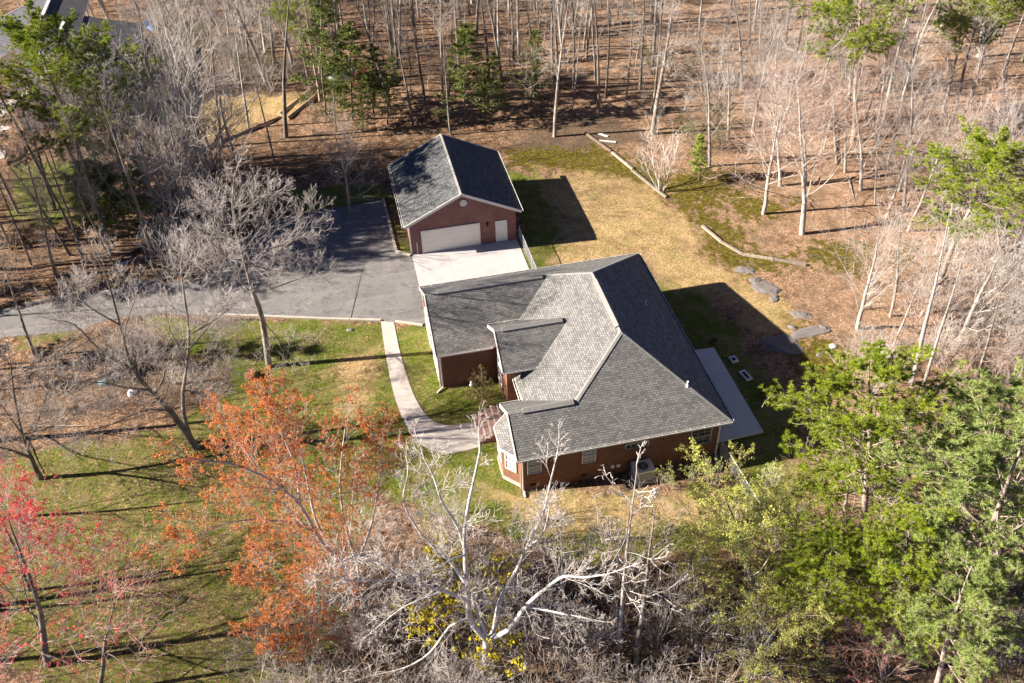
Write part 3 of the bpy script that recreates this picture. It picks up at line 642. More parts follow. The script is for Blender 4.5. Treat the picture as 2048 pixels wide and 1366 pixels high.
# small ornament by the wing wall
bm = bmesh.new()
for (x_, y_, z_, r_) in ((0, 0, .16, .17), (.02, 0, .42, .12), (-.05, .03, .55, .05), (.08, .03, .56, .05)):
    bmesh.ops.create_uvsphere(bm, u_segments=12, v_segments=8, radius=r_, matrix=Matrix.Translation((x_, y_, z_)))
me_ = D.meshes.new('garden_ornament'); bm.to_mesh(me_); bm.free(); me_.materials.append(MAT['stone']); o = link('garden_ornament', me_); o.location = (-1.0, 10.75, 0); tag(o, 'small pale grey garden ornament against the wing wall beside the bush', 'ornament')
# things among the bushes on the left
def bucket(px, mat, label, r_=.22, h_=.35, name='bucket'):
    mb = MB(); mb.tube((0, 0, 0), (0, 0, h_), r_*.85, r_, 16); mb.tube((0, 0, h_), (0, 0, h_+.03), r_*1.08, r_*1.08, 16); o = mb.build(name, MAT[mat]); o.location = at(*px); tag(o, label, 'bucket')
bucket((206, 769), 'teal', 'pale teal bucket on bare ground below the brush heap', .3, .3)
rock((232, 752), .5, .3, .3, .3, 'white crumpled sack beside the dead branches at left', 'pale', 'sack', 'sack', 3)
rock((265, 785), .42, .3, .28, .9, 'white crumpled sack nearer the front under the leaning tree', 'pale', 'sack', 'sack', 3)
rock((247, 527), .7, .16, .15, .5, 'flat white stone in the leaf covered ditch above the driveway', 'stone', 'rock', 'small_rock', 2)
rock((700, 660), .3, .2, .12, 0, 'dark low stone in the grass beside the footpath', 'rock', 'rock', 'small_rock', 2)
def logm(a, b, r_, label, mat='log', z=0.12, name='log', g=None):
    mb = MB(); A = at(*a)+Vector((0, 0, z)); B = at(*b)+Vector((0, 0, z)); n = 6
    pts_ = [A+(B-A)*i/n+Vector((random.uniform(-.05, .05), random.uniform(-.05, .05), 0)) for i in range(n+1)]; pts_[0] = A; pts_[-1] = B
    for i in range(n): mb.tube(pts_[i], pts_[i+1], r_*(1-.05*i), r_*(1-.05*(i+1)), 10, cap=i in (0, n-1))
    tag(mb.build(name, MAT[mat]), label, 'log', g)
logm((52, 611), (158, 589), .2, 'weathered grey log lying along the far edge of the driveway at left', 'wood')
logm((258, 572), (345, 557), .16, 'thin grey log on the driveway edge right of a leafy gap', 'wood')
logm((560, 232), (640, 168), .3, 'long sunlit tan log, upper of the two lying side by side in the clearing')
logm((575, 240), (645, 182), .26, 'long sunlit tan log, lower of the two lying side by side in the clearing')
logm((430, 290), (560, 236), .22, 'tan log continuing the line of logs towards the bare tree trunks')
logm((300, 335), (425, 292), .2, 'tan log at the left end of the log line')
logm((1565, 95), (1600, 108), .22, 'pale fallen log beside the bent tree at the woods edge', 'wood')
logm((1000, 148), (1035, 150), .12, 'thin pale fallen branch on the leaf litter far behind the garage', 'wood')
logm((1665, 190), (1672, 330), .14, 'slim fallen trunk lying on the right hand wooded slope', 'wood')
mb = MB(); p = at(503, 752)
mb.tube((0, 0, -.1), (0, 0, .45), .55, .4, 14); o = mb.build('tree_stump', MAT['darkwood']); o.location = p; tag(o, 'broad dark tree stump with rotten top near the pale trunk on the lawn', 'stump')
# far left: neighbour's house
nb_ = empty('neighbour_house', (-36, 72, 0), 0, "neighbour's dark shingled house with long white ridge boards, half hidden by trees", 'house'); NO = (-36, 72, 0)
np_ = lambda mb, n, mt, p=nb_: mb.build(n, mt, p, NO)
mb = MB(); mb.prism([(-40, 61), (-28.6, 61), (-28.6, 78.5), (-40, 78.5)], 0, 2.9); mb.prism([(-46.5, 78.6), (-35.2, 78.6), (-35.2, 84), (-46.5, 84)], 0, 2.9); mb.poly([(-40, 61, 2.9), (-28.6, 61, 2.9), (-36.2, 61, 5.0)]); np_(mb, 'wall', MAT['pale'])
mb = MB()
mb.slab([(-36.2, 60.6, 5.3), (-27.9, 60.6, 3.0), (-27.9, 79, 3.0), (-36.2, 79, 5.3)], .15, 0, 1); mb.slab([(-40.5, 60.6, 3.9), (-36.2, 60.6, 5.3), (-36.2, 79, 5.3), (-40.5, 79, 3.9)], .15, 0, 1)
mb.slab([(-47.5, 70, 2.8), (-38.4, 70, 6.0), (-38.4, 84.6, 6.0), (-47.5, 84.6, 2.8)], .15, 0, 1); mb.slab([(-38.4, 70, 6.0), (-34.5, 70, 4.95), (-34.5, 84.6, 4.95), (-38.4, 84.6, 6.0)], .15, 0, 1)
nr = np_(mb, 'roof', [MAT['roof3'], MAT['white']])
for x_, ya, yb, z_ in ((-36.2, 60.6, 76.5, 5.42), (-38.4, 70, 84.6, 6.12)):
    mb = MB(); mb.bar((x_, ya, z_), (x_, yb, z_), .34, .16); np_(mb, 'ridge_board', MAT['white'], nr)
for a, b in (((-40.5, 60.5, 3.8), (-36.2, 60.5, 5.2)), ((-27.9, 60.5, 2.9), (-36.2, 60.5, 5.2)), ((-47.5, 84.7, 2.8), (-38.4, 84.7, 6))): mb = MB(); mb.bar(a, b, .06, .25); np_(mb, 'rake_board', MAT['white'], nr)
for k in range(2):
    x_ = -33.5+k*2.6; mb = MB(); mb.box(x_-.5, x_+.5, 60.93, 60.98, 1.0, 2.2); wo = np_(mb, 'window', MAT['white']); mb = MB(); mb.box(x_-.42, x_+.42, 60.9, 60.935, 1.08, 2.12); np_(mb, 'pane', MAT['glass'], wo)
# neighbour's pale paving
mb = MB(); mb.prism([(-47, 54), (-40.8, 55), (-41.2, 60), (-42, 69), (-50, 69)], -.1, .05); tag(mb.build('neighbour_path', MAT['walk']), kind='structure')
def kayak(px, rz, label):
    bm = bmesh.new(); bmesh.ops.create_uvsphere(bm, u_segments=16, v_segments=10, radius=1)
    for v_ in bm.verts: v_.co.x *= .42*(1-.15*v_.co.y**2); v_.co.y *= 2.0; v_.co.z = v_.co.z*.28+.28; 
    for v_ in bm.verts:
        if v_.co.z > .45 and abs(v_.co.y) < .6: v_.co.z -= .2
    me_ = D.meshes.new('kayak'); bm.to_mesh(me_); bm.free(); me_.materials.append(MAT['blue']); o = link('kayak', me_); o.location = at(*px); o.rotation_euler.z = rz; tag(o, label, 'kayak')
kayak((299, 55), .35, 'blue kayak lying on open ground behind the top left shrubs')
mb = MB(); mb.tube((0, 0, 0), (0, 0, .25), .75, .9, 20); mb.tube((0, 0, .25), (0, 0, .3), .95, .95, 20); o = mb.build('paddling_pool', MAT['blue']); o.location = at(198, 222); tag(o, 'small round blue paddling pool beneath the left pine trees', 'pool')
# parked car and trailer far behind, glimpsed between young cedars
def car(px, rz, body, label):
    root = empty('parked_car', at(*px), rz, label, 'car'); bm = bmesh.new()
    prof = [(-2.2, .35), (-2.2, .85), (-1.9, 1.0), (-1.45, 1.05), (-.9, 1.48), (.55, 1.5), (1.15, 1.08), (2.0, .92), (2.2, .75), (2.2, .35)]
    for s_ in (-1, 1):
        vs = [bm.verts.new((x_, s_*(.86 if z_ < 1.1 else .68), z_)) for x_, z_ in prof]; bm.faces.new(vs if s_ < 0 else vs[::-1])
    bm.verts.ensure_lookup_table(); n = len(prof)
    for i in range(n): j = (i+1) % n; bm.faces.new((bm.verts[i], bm.verts[i+n], bm.verts[j+n], bm.verts[j]))
    bmesh.ops.recalc_face_normals(bm, faces=bm.faces); me_ = D.meshes.new('body'); bm.to_mesh(me_); bm.free(); me_.materials.append(MAT[body]); link('body', me_, root)
    mb = MB(); mb.poly([(.6, -.62, 1.49), (1.12, -.76, 1.12), (1.12, .76, 1.12), (.6, .62, 1.49)]); mb.v = [v_+Vector((.02, 0, .02)) for v_ in mb.v]; mb.build('windscreen', MAT['glass'], root)
    mb = MB(); mb.poly([(-.95, .62, 1.47), (-1.42, .76, 1.1), (-1.42, -.76, 1.1), (-.95, -.62, 1.47)]); mb.v = [v_+Vector((-.02, 0, .02)) for v_ in mb.v]; mb.build('rear_window', MAT['glass'], root)
    for sx in (-1.4, 1.35):
        for sy in (-.85, .85): mb = MB(); mb.tube((sx, sy-.1, .33), (sx, sy+.1, .33), .33, n=16); wh = mb.build('wheel', MAT['tyre'], root)
car((700, 166), .25, 'silver', 'silver car parked beyond the young cedars and the logs'); car((733, 163), 1.2, 'red', 'red car parked in the clearing right of a silver car')

# ------------------------------------------------------------------ vegetation
class TR:
    """collects tapered branch segments and leaf faces as arrays"""
    def __init__(s, seed): s.rnd = random.Random(seed); s.t = {}; s.fv = []; s.ff = []; s.fm = []; s.lw = []; s.tips = []
    def poly(s, key, pts, rad, sides): s.t.setdefault((key, sides), []).append((pts, rad))
    def tri(s, a, b, c, m=1): k = len(s.fv); s.fv += [a, b, c]; s.ff.append((k, k+1, k+2)); s.fm.append(m)
    def quad(s, a, b, c, d, m=1): k = len(s.fv); s.fv += [a, b, c, d]; s.ff.append((k, k+1, k+2, k+3)); s.fm.append(m)
    def mesh(s, key, mats, leaves=False):
        V = []; Fa = []; base = 0
        for (k, n), items in s.t.items():
            if k != key: continue
            cs = [(math.cos(2*math.pi*i/n), math.sin(2*math.pi*i/n)) for i in range(n)]
            for pts, rad in items:
                prev = None
                for i, p in enumerate(pts):
                    d = (pts[min(i+1, len(pts)-1)]-pts[max(i-1, 0)])
                    if d.length < 1e-6: d = Vector((0, 0, 1))
                    d.normalize()
                    if prev is None: x = d.orthogonal().normalized()
                    else: x = (prev-d*prev.dot(d)); x = x.normalized() if x.length > 1e-4 else d.orthogonal().normalized()
                    prev = x; y = d.cross(x); r = rad[i]
                    V += [p+(x*a+y*b)*r for a, b in cs]
                for i in range(len(pts)-1):
                    b0 = base+i*n
                    for j in range(n): j2 = (j+1) % n; Fa.append((b0+j, b0+j2, b0+n+j2, b0+n+j))
                base += n*len(pts)
        mi = [0]*len(Fa)
        if leaves:
            Fa += [tuple(base+i for i in f) for f in s.ff]; V += s.fv; mi += s.fm
        me_ = D.meshes.new(key); nv = len(V); me_.vertices.add(nv); me_.vertices.foreach_set('co', [c for v_ in V for c in v_])
        lt = [len(f) for f in Fa]; lv = [i for f in Fa for i in f]
        me_.loops.add(len(lv)); me_.loops.foreach_set('vertex_index', lv); me_.polygons.add(len(Fa))
        ls = np.concatenate([[0], np.cumsum(lt)[:-1]]) if lt else []
        me_.polygons.foreach_set('loop_start', ls); me_.polygons.foreach_set('loop_total', lt); me_.polygons.foreach_set('material_index', mi)
        me_.update(calc_edges=True); sm = np.array([1 if x == 0 else 0 for x in mi], bool); me_.polygons.foreach_set('use_smooth', sm)
        for m_ in mats: me_.materials.append(MAT[m_])
        return me_
def rot_off(d, ang, az, rnd):
    x = d.orthogonal().normalized(); y = d.cross(x)
    return (d*math.cos(ang)+(x*math.cos(az)+y*math.sin(az))*math.sin(ang)).normalized()
def branch(T, p, d, L, r, lvl, P):
    """one wandering tapered branch and its children; P: per-level parameters"""
    rn = T.rnd; n = P['seg'][lvl]; st_ = L/n; pts = [p]; rad = [r]; rmin = P.get('rmin', .013)
    end = max(rmin, r*(P.get('tip', .3) if lvl else P.get('tip0', .12)))
    for i in range(n):
        w_ = P['wob'][lvl]
        d = (d+Vector((rn.gauss(0, w_), rn.gauss(0, w_), rn.gauss(0, w_)+P['trop'][lvl]))).normalized()
        p = p+d*st_; pts.append(p); rad.append(r+(end-r)*((i+1)/n))
    T.poly(P['part'][lvl], pts, rad, P['sides'][lvl])
    kids(T, pts, rad, L, lvl, P)
def kids(T, pts, rad, L, lvl, P):
    rn = T.rnd
    if lvl >= P['max']: T.tips.append((pts[-1], (pts[-1]-pts[-2]).normalized(), pts)); return
    k = P['kids'][lvl]; k = int(k)+(rn.random() < k-int(k)); t0 = P['t0'][lvl]; n = len(pts)-1; az = rn.uniform(0, 6.28)
    for i in range(k):
        t = t0+(1-t0)*((i+rn.uniform(.1, .9))/k); t = min(t, .999); j = int(t*n); f = t*n-j
        q_ = pts[j].lerp(pts[j+1], f); rr = rad[j]+(rad[j+1]-rad[j])*f; dd = (pts[j+1]-pts[j]).normalized(); az += 2.4+rn.uniform(-.5, .5)
        prof = P.get('prof'); sh = prof(t) if (prof and lvl == 0) else (1-.55*(t-t0)/(1-t0+1e-6))
        lc = L*P['ratio'][lvl]*sh*rn.uniform(.7, 1.2)
        nd = rot_off(dd, P['ang'][lvl]*rn.uniform(.75, 1.25), az, rn)
        if P.get('flatten') and lvl >= 1: nd.z *= P['flatten']; nd.normalize()
        branch(T, q_, nd, lc, max(P.get('rmin', .013), min(rr*.75, rr*P['rr'][lvl])), lvl+1, P)
    if lvl+1 > P['max']-1 or lvl > 0: T.tips.append((pts[-1], (pts[-1]-pts[-2]).normalized(), pts))
def BP(**k):
    b = dict(seg=[8, 6, 4, 3, 2], wob=[.05, .14, .2, .25, .3], trop=[.02, .05, .04, .03, .02], part=['trunk', 'trunk', 'crown', 'crown', 'crown'], sides=[8, 5, 4, 3, 3], max=4,
             kids=[16, 7, 5, 3], t0=[.3, .2, .15, .15], ratio=[.42, .5, .5, .55], ang=[.85, .7, .7, .7], rr=[.28, .36, .45, .6], rmin=.0055)
    b.update(k); return b
def leaf_dir(rn): 
    v_ = Vector((rn.gauss(0, 1), rn.gauss(0, 1), rn.gauss(0, 1))); return v_.normalized()
def tuft(T, c, size, n, wid, axis_=None, m=1):
    rn = T.rnd
    for _ in range(n):
        d = leaf_dir(rn)
        if axis_ is not None: d = (d+axis_*.7).normalized()
        s_ = d.orthogonal().normalized(); s_.rotate(Matrix.Rotation(rn.uniform(0, 6.28), 3, d)); s_ *= wid*.5; L_ = size*rn.uniform(.7, 1.1)
        T.tri(c-s_, c+s_, c+d*L_, m)
def blob(T, c, size, m=1):
    rn = T.rnd; a = leaf_dir(rn)*size; b = a.cross(leaf_dir(rn)).normalized()*size*.8; T.quad(c-a*.5, c+b*.5, c+a*.5, c-b*.5, m)
PROTO = {}
def fin(key, T, mats, crown_mats, leaves, H): PROTO[key] = (T.mesh('trunk', mats), T.mesh('crown', crown_mats, leaves), H)
# -- bare hardwoods with spreading crowns
def mk_bare(key, seed, H, r, tm, cm, P, bud=None, nbud=0, bsz=.07, lean=0):
    T = TR(seed); P = BP(**P); branch(T, Vector((0, 0, -.15)), Vector((lean, 0, 1)).normalized(), H, r, 0, P)
    if bud:
        for _ in range(nbud):
            p, d, pts = T.rnd.choice(T.tips); q_ = pts[-1].lerp(pts[-2], T.rnd.random()**1.5)+Vector((T.rnd.gauss(0, .04), T.rnd.gauss(0, .04), T.rnd.gauss(0, .04)))
            for _k in range(3): blob(T, q_+leaf_dir(T.rnd)*bsz*.6, bsz*T.rnd.uniform(.6, 1.3))
    fin(key, T, [tm], [cm]+([bud] if bud else []), bool(bud), H)
for i in range(3):
    mk_bare('spread%d' % i, 11+i, 11, .20, ['bark_grey', 'bark_pale', 'bark_pale'][i], 'twig_pale', dict(kids=[18, 7, 5], max=3, seg=[8, 6, 4, 3], t0=[.2, .12, .1], ratio=[.55, .6, .6], ang=[.8, .6, .55], wob=[.05, .11, .14, .16], trop=[.0, .08, .06, .04], rmin=.0065))
for i in range(4):
    mk_bare('tall%d' % i, 31+i, 18, .19, ['bark_grey', 'bark_grey', 'bark_dark', 'bark_pale'][i], ['twig_grey', 'twig_grey', 'twig_grey', 'twig_pale'][i], dict(kids=[14, 6, 5, 2], max=3, t0=[.5, .15, .15, .15], ratio=[.24, .6, .6, .55], trop=[.02, .10, .06, .03, 0], wob=[.02, .12, .15, .2, .2], rmin=.007, tip=.3))
for i in range(3):
    mk_bare('slim%d' % i, 51+i, 9, .07, ['bark_grey', 'bark_dark', 'bark_pale'][i], ['twig_grey', 'twig_tan', 'twig_pale'][i], dict(kids=[12, 4, 3], max=3, t0=[.35, .2, .15], ratio=[.25, .5, .5], wob=[.04, .16, .2, .25], rmin=.012, sides=[6, 3, 3, 3]))
for i in range(3):
    mk_bare('craggy%d' % i, 71+i, 14, .21, 'bark_grey', 'twig_pale', dict(max=3, kids=[17, 9, 7, 3], t0=[.3, .15, .15, .15], ratio=[.42, .5, .45, .45], wob=[.025, .22, .24, .25, .3], trop=[.02, .03, .02, .02, .0], ang=[1.15, .85, .8, .8], rmin=.0065, rr=[.26, .36, .45, .6]))
for i in range(2):
    mk_bare('pink%d' % i, 91+i, 9.5, .15, 'bark_pale', 'twig_pink', dict(kids=[20, 8, 6, 3], max=3, t0=[.2, .15, .1, .1], ratio=[.5, .6, .6, .55], trop=[0, .08, .06, .04, .02], wob=[.05, .13, .16, .2, .2], ang=[1.0, .65, .6, .6], rmin=.0065), 'pinkbud', 700, .03)
mk_bare('redmaple', 101, 9.5, .16, 'bark_dark', 'twig_pale', dict(kids=[22, 8, 6, 3], max=3, t0=[.15, .15, .1, .1], ratio=[.62, .6, .6, .6], ang=[.8, .6, .55, .55], wob=[.05, .12, .15, .18, .2], trop=[0, .09, .07, .05, .04], rmin=.0065), 'crimson', 12000, .045)
mk_bare('paleredmaple', 102, 9, .13, 'bark_dark', 'twig_pink', dict(kids=[18, 7, 6, 3], max=3, t0=[.2, .15, .1, .1], ratio=[.6, .6, .6, .6], ang=[.8, .6, .55, .55], wob=[.05, .12, .15, .18, .2], rmin=.0065), 'crimson', 1500, .045)
def mk_shrub(key, seed, H, stems, cm, P=None, leaf=None, nl=0, ls=.08, spread=.5):
    T = TR(seed); rn = T.rnd; P0 = BP(seg=[7, 4, 3, 2], wob=[.13, .18, .2, .2], trop=[.03, .03, .02, 0], part=['trunk', 'crown', 'crown', 'crown'], sides=[4, 3, 3, 3], max=2, kids=[6, 4, 3], t0=[.25, .2, .1], ratio=[.5, .55, .5], ang=[.5, .6, .6], rr=[.5, .5, .6], rmin=.0065); P0.update(P or {})
    for k in range(stems):
        a = rn.uniform(0, 6.28); d = Vector((math.cos(a)*spread*rn.random(), math.sin(a)*spread*rn.random(), 1)).normalized()
        branch(T, Vector((math.cos(a)*.25*rn.random(), math.sin(a)*.25*rn.random(), -.1)), d, H*rn.uniform(.7, 1.1), .022*rn.uniform(.7, 1.4)*H/3, 0, P0)
    if leaf:
        for _ in range(nl):
            p, d, pts = rn.choice(T.tips); q_ = pts[-1].lerp(pts[-2], rn.random())+leaf_dir(rn)*.06; blob(T, q_, ls*rn.uniform(.6, 1.3))
    me_ = T.mesh('trunk', [cm]); m2 = T.mesh('crown', [cm]+([leaf] if leaf else []), bool(leaf)); PROTO[key] = (me_, m2, H)
for i in range(3): mk_shrub('brush%d' % i, 120+i, 3.6, 9, ['twig_white', 'twig_grey', 'twig_tan'][i], spread=.75)
for i in range(2): mk_shrub('thicket%d' % i, 130+i, 4.5, 9, ['twig_pale', 'twig_pink'][i], dict(kids=[8, 5, 3], max=3), spread=.8)
mk_shrub('vase', 140, 4.6, 9, 'twig_pale', dict(kids=[8, 4, 3], ang=[.45, .6, .6]), spread=.7)
mk_shrub('garden', 141, 2.2, 12, 'twig_tan', None, 'oldleaf', 2600, .07, .9)
mk_shrub('forsythia', 142, 3.0, 18, 'twig_tan', None, 'yellow', 6500, .075, 1.0)
mk_shrub('greenshrub', 143, 2.6, 9, 'twig_pale', None, 'bright', 1100, .085, .5)
mk_shrub('darkbrush', 144, 3.0, 14, 'bark_dark', None, 'cedar', 900, .09, 1.0)
def mk_leafy(key, seed, H, leaf, n, ls, twig='twig_tan'):
    T = TR(seed); rn = T.rnd; P = BP(kids=[20, 8, 6, 3], t0=[.12, .1, .1, .1], ratio=[.6, .55, .55, .55], max=3, ang=[.9, .7, .6, .6], wob=[.06, .15, .2, .2, .2], trop=[.02, .03, .02, .02, 0], rmin=.006)
    branch(T, Vector((0, 0, -.1)), Vector((0, 0, 1)), H, .13, 0, P)
    for _ in range(n):
        p, d, pts = rn.choice(T.tips); q_ = pts[-1].lerp(pts[0], rn.random())+leaf_dir(rn)*.07
        blob(T, q_, ls*rn.uniform(.6, 1.4))
    fin(key, T, ['bark_grey'], [twig, leaf], True, H)
mk_leafy('haze0', 150, 7.0, 'olive', 20000, .055); mk_leafy('haze1', 151, 7.5, 'olive', 17000, .055)
# -- pines
def mk_pine(key, seed, H, r, leafm, t0=.42, limbs=46, reach=.23, nt_=32, size=.25, bark_='bark_pine'):
    T = TR(seed); rn = T.rnd
    prof = lambda t: (.45+1.1*math.sin(math.pi*min(1, (t-t0)/(1-t0)*.85+.12)))*(1-.35*(t-t0)/(1-t0))
    P = BP(seg=[9, 5, 4], wob=[.03, .13, .2], trop=[.0, .08, .06], part=['trunk', 'trunk', 'crown'], sides=[9, 5, 3], max=2, kids=[limbs, 20], t0=[t0, .15], ratio=[reach, .36], ang=[1.25, .65], rr=[.3, .5], rmin=.016, prof=prof, tip=.2)
    branch(T, Vector((0, 0, -.2)), Vector((0, 0, 1)), H, r, 0, P)
    for p, d, pts in T.tips:
        L_ = (pts[-1]-pts[0]).length
        for t in ((1, .82, .64, .45) if L_ > .4 else (1, .6)):
            if rn.random() < .1: continue
            j = min(len(pts)-2, int(t*(len(pts)-1)-1e-3)); c = pts[j].lerp(pts[j+1], t*(len(pts)-1)-j)
            tuft(T, c+leaf_dir(rn)*.08, size*rn.uniform(.7, 1.2), nt_, .031, d+Vector((0, 0, .6)))
    fin(key, T, [bark_], ['bark_pine', leafm], True, H)
for i in range(3): mk_pine('pine%d' % i, 160+i, 17, .22, 'needle', t0=[.42, .5, .35][i])
for i in range(2): mk_pine('palepine%d' % i, 170+i, 16, .22, 'needle_pale', t0=.35, limbs=38)
mk_pine('smallpine', 180, 6, .09, 'needle', t0=.2, limbs=26, reach=.26, size=.30)
def mk_cedar(key, seed, H, leafm, dens=1.0):
    T = TR(seed); rn = T.rnd; prof = lambda t: 1.15*(1-t)**.7+.12
    P = BP(seg=[9, 5, 3], wob=[.02, .1, .2], trop=[0, -.02, -.02], part=['trunk', 'crown', 'crown'], sides=[7, 3, 3], max=2, kids=[44, 6], t0=[.22, .2], ratio=[.22, .4], ang=[1.35, .7], rr=[.25, .5], rmin=.012, prof=prof, flatten=.5, tip=.15)
    branch(T, Vector((0, 0, -.2)), Vector((0, 0, 1)), H, .11, 0, P)
    for p, d, pts in T.tips:
        for _ in range(int(16*dens)):
            q_ = pts[0].lerp(pts[-1], rn.random()**.7)+Vector((rn.gauss(0, .12), rn.gauss(0, .12), rn.gauss(0, .05)))
            a = (d+leaf_dir(rn)*.8).normalized()*.17*rn.uniform(.6, 1.3); b = a.cross(Vector((rn.gauss(0, .4), rn.gauss(0, .4), 1))).normalized()*.07
            T.quad(q_-b, q_+a*.5-b*.6, q_+a, q_+b)
    fin(key, T, ['bark_dark'], ['bark_dark', leafm], True, H)
for i in range(3): mk_cedar('cedar%d' % i, 190+i, 10, 'cedar', [1, .8, .6][i])
mk_cedar('hemlock', 195, 6, 'bright', .9)

NAMES = dict(spread='bare_tree', tall='bare_tree', slim='sapling', craggy='bare_tree', pink='budding_tree', redmaple='red_maple', paleredmaple='red_maple', brush='leafless_shrub', thicket='leafless_shrub', vase='leafless_shrub',
             garden='garden_bush', forsythia='flowering_bush', greenshrub='leafy_shrub', darkbrush='evergreen_shrub', haze='leafy_tree', pine='pine_tree', palepine='pine_tree', smallpine='pine_tree', cedar='cedar_tree', hemlock='cedar_tree')
CATS = dict(bare_tree='tree', sapling='sapling', budding_tree='tree', red_maple='tree', leafless_shrub='shrub', garden_bush='bush', flowering_bush='bush', leafy_shrub='shrub', evergreen_shrub='shrub', leafy_tree='tree', pine_tree='pine tree', cedar_tree='evergreen tree')
PLACED = []
def spawn(key, loc, H, label, group=None, rz=None, lean=(0, 0), wide=1.0):
    tm, cm_, H0 = PROTO[key]; base = key.rstrip('0123456789'); nm = NAMES[base]
    e_ = D.objects.new(nm, None); COL.objects.link(e_); e_.location = (loc[0], loc[1], 0); s_ = H/H0; e_.scale = (s_*wide, s_*wide, s_); e_.empty_display_size = .3
    rz = random.uniform(0, 6.28) if rz is None else rz
    ax = Vector((-lean[1], lean[0], 0)); ang = math.atan(math.hypot(*lean)) if ax.length > 0 else 0
    R_ = (Matrix.Rotation(ang, 3, ax.normalized()) if ax.length > 0 else Matrix.Identity(3)) @ Matrix.Rotation(rz, 3, 'Z'); e_.rotation_euler = R_.to_euler()
    tag(e_, label, CATS[nm], group)
    for n_, me_ in (('trunk', tm), ('crown', cm_)):
        o_ = D.objects.new(n_ if nm not in ('leafless_shrub', 'garden_bush', 'flowering_bush', 'leafy_shrub', 'evergreen_shrub') else {'trunk': 'stems', 'crown': 'foliage' if 'leafless' not in nm else 'twigs'}[n_], me_); COL.objects.link(o_); o_.parent = e_
    PLACED.append((loc[0], loc[1])); return e_
def px_tree(key, b, t, label, group=None, rz=None, wide=1.0, H=None):
    B = at(*b); Tp = on_plane(B, *t); h = Tp.z; off = Vector((Tp.x-B.x, Tp.y-B.y)); 
    if H: off *= 0; h = H
    l_ = (off.x/h, off.y/h)
    return spawn(key, B, h/math.cos(math.atan(off.length/h))*1.0, label, group, rz, l_, wide)

# -- one off trees whose limbs are traced in space: limb paths live on an upright plane through the base, pushed in depth
def traced(name, base, trunk, limbs, label, tm, cm, P, depth, r0_, seed, bud=None, nbud=0, bsz=.08):
    T = TR(seed); rn = T.rnd; B = at(*base); nrm = Vector((B.x-CAM.x, B.y-CAM.y, 0)).normalized()
    def path(px, d0, d1, rA, rB, rough=.06):
        L_ = len(px); pts = []
        for i, q_ in enumerate(px):
            f = i/(L_-1); p = on_plane(B+nrm*(d0+(d1-d0)*f), *q_); pts.append(p-B)
        return smooth([tuple(p) for p in pts], 3), None
    def add(px, d0, d1, rA, rB, part='trunk'):
        pts, _ = path(px, d0, d1, rA, rB); n = len(pts); rad = [rA+(rB-rA)*(i/(n-1))**.8 for i in range(n)]
        T.poly(part, pts, rad, 8); L_ = sum((pts[i+1]-pts[i]).length for i in range(n-1)); return pts, rad, L_
    add(trunk, 0, 0, r0_, r0_*.8)
    for px, d0, d1, rA, rB in limbs:
        pts, rad, L_ = add(px, d0*depth, d1*depth, rA, rB)
        branch(T, pts[-1], (pts[-1]-pts[-2]).normalized(), min(L_, P.get('Lcap', 6))*.3, rad[-1]*.9, 1, P)
        kids(T, pts, rad, min(L_, P.get('Lcap', 6)), 0, P)
    if bud:
        for _ in range(nbud):
            p, d, pts = rn.choice(T.tips); q_ = pts[-1].lerp(pts[-2], rn.random()**1.5)+leaf_dir(rn)*.05
            for _k in range(3): blob(T, q_+leaf_dir(rn)*bsz*.6, bsz*rn.uniform(.6, 1.3))
    e_ = empty(name, B, 0, label, 'tree'); link('trunk', T.mesh('trunk', [tm]), e_); link('crown', T.mesh('crown', [cm]+([bud] if bud else []), bool(bud)), e_); PLACED.append((B.x, B.y)); return e_
Psyc = BP(seg=[0, 5, 4, 3, 2], wob=[0, .13, .15, .18, .2], trop=[0, .06, .04, .02, 0], part=['trunk', 'trunk', 'crown', 'crown', 'crown'], sides=[8, 5, 4, 3, 3], max=3, kids=[12, 8, 5, 2], t0=[.15, .2, .2, .2], ratio=[.46, .6, .5, .5], ang=[.8, .75, .75, .75], rr=[.17, .36, .45, .6], rmin=.0065, Lcap=6)
traced('sycamore_tree', (971, 1362), [(971, 1362), (972, 1320), (973, 1279)], [
 ([(973, 1279), (941, 1242), (937, 1205), (932, 1149), (930, 1101), (928, 1075), (937, 1008), (949, 953), (960, 901)], 0, 1.5, .19, .04),
 ([(930, 1101), (915, 1053), (886, 1008), (867, 953), (848, 916)], .8, 2, .09, .03),
 ([(934, 1200), (905, 1188), (878, 1179), (811, 1161), (767, 1131), (722, 1109), (690, 1120)], .2, -2, .11, .03),
 ([(811, 1161), (774, 1161), (700, 1161), (650, 1150)], -1, -2.5, .06, .025),
 ([(930, 1164), (897, 1120), (848, 1075), (808, 1008), (815, 953)], .3, 2.6, .09, .03),
 ([(931, 1110), (905, 1118), (874, 1136), (830, 1153)], .5, -1.4, .05, .02),
 ([(973, 1279), (986, 1264), (997, 1212), (1008, 1183), (1034, 1138), (1052, 1097), (1086, 1027), (1101, 964), (1112, 919)], 0, 2.5, .15, .035),
 ([(1052, 1097), (1086, 1068), (1099, 1016)], 1.4, .6, .07, .03),
 ([(975, 1278), (1015, 1261), (1052, 1212), (1090, 1179), (1127, 1153), (1164, 1155), (1212, 1149)], 0, -2, .15, .035),
 ([(1052, 1212), (1108, 1224), (1145, 1231), (1190, 1240)], -.6, -2.4, .07, .025),
 ([(972, 1272), (956, 1231), (945, 1194), (949, 1164)], 0, 1, .10, .05),
 ([(937, 1238), (900, 1253), (860, 1305), (811, 1335), (750, 1350)], .2, -1, .08, .025),
 ([(878, 1186), (811, 1212), (748, 1260)], -.5, -1.8, .05, .02),
 ], 'big white barked leafless sycamore with wide crooked limbs in the bottom centre', 'bark_white', 'twig_white', Psyc, 1.0, .24, 301)
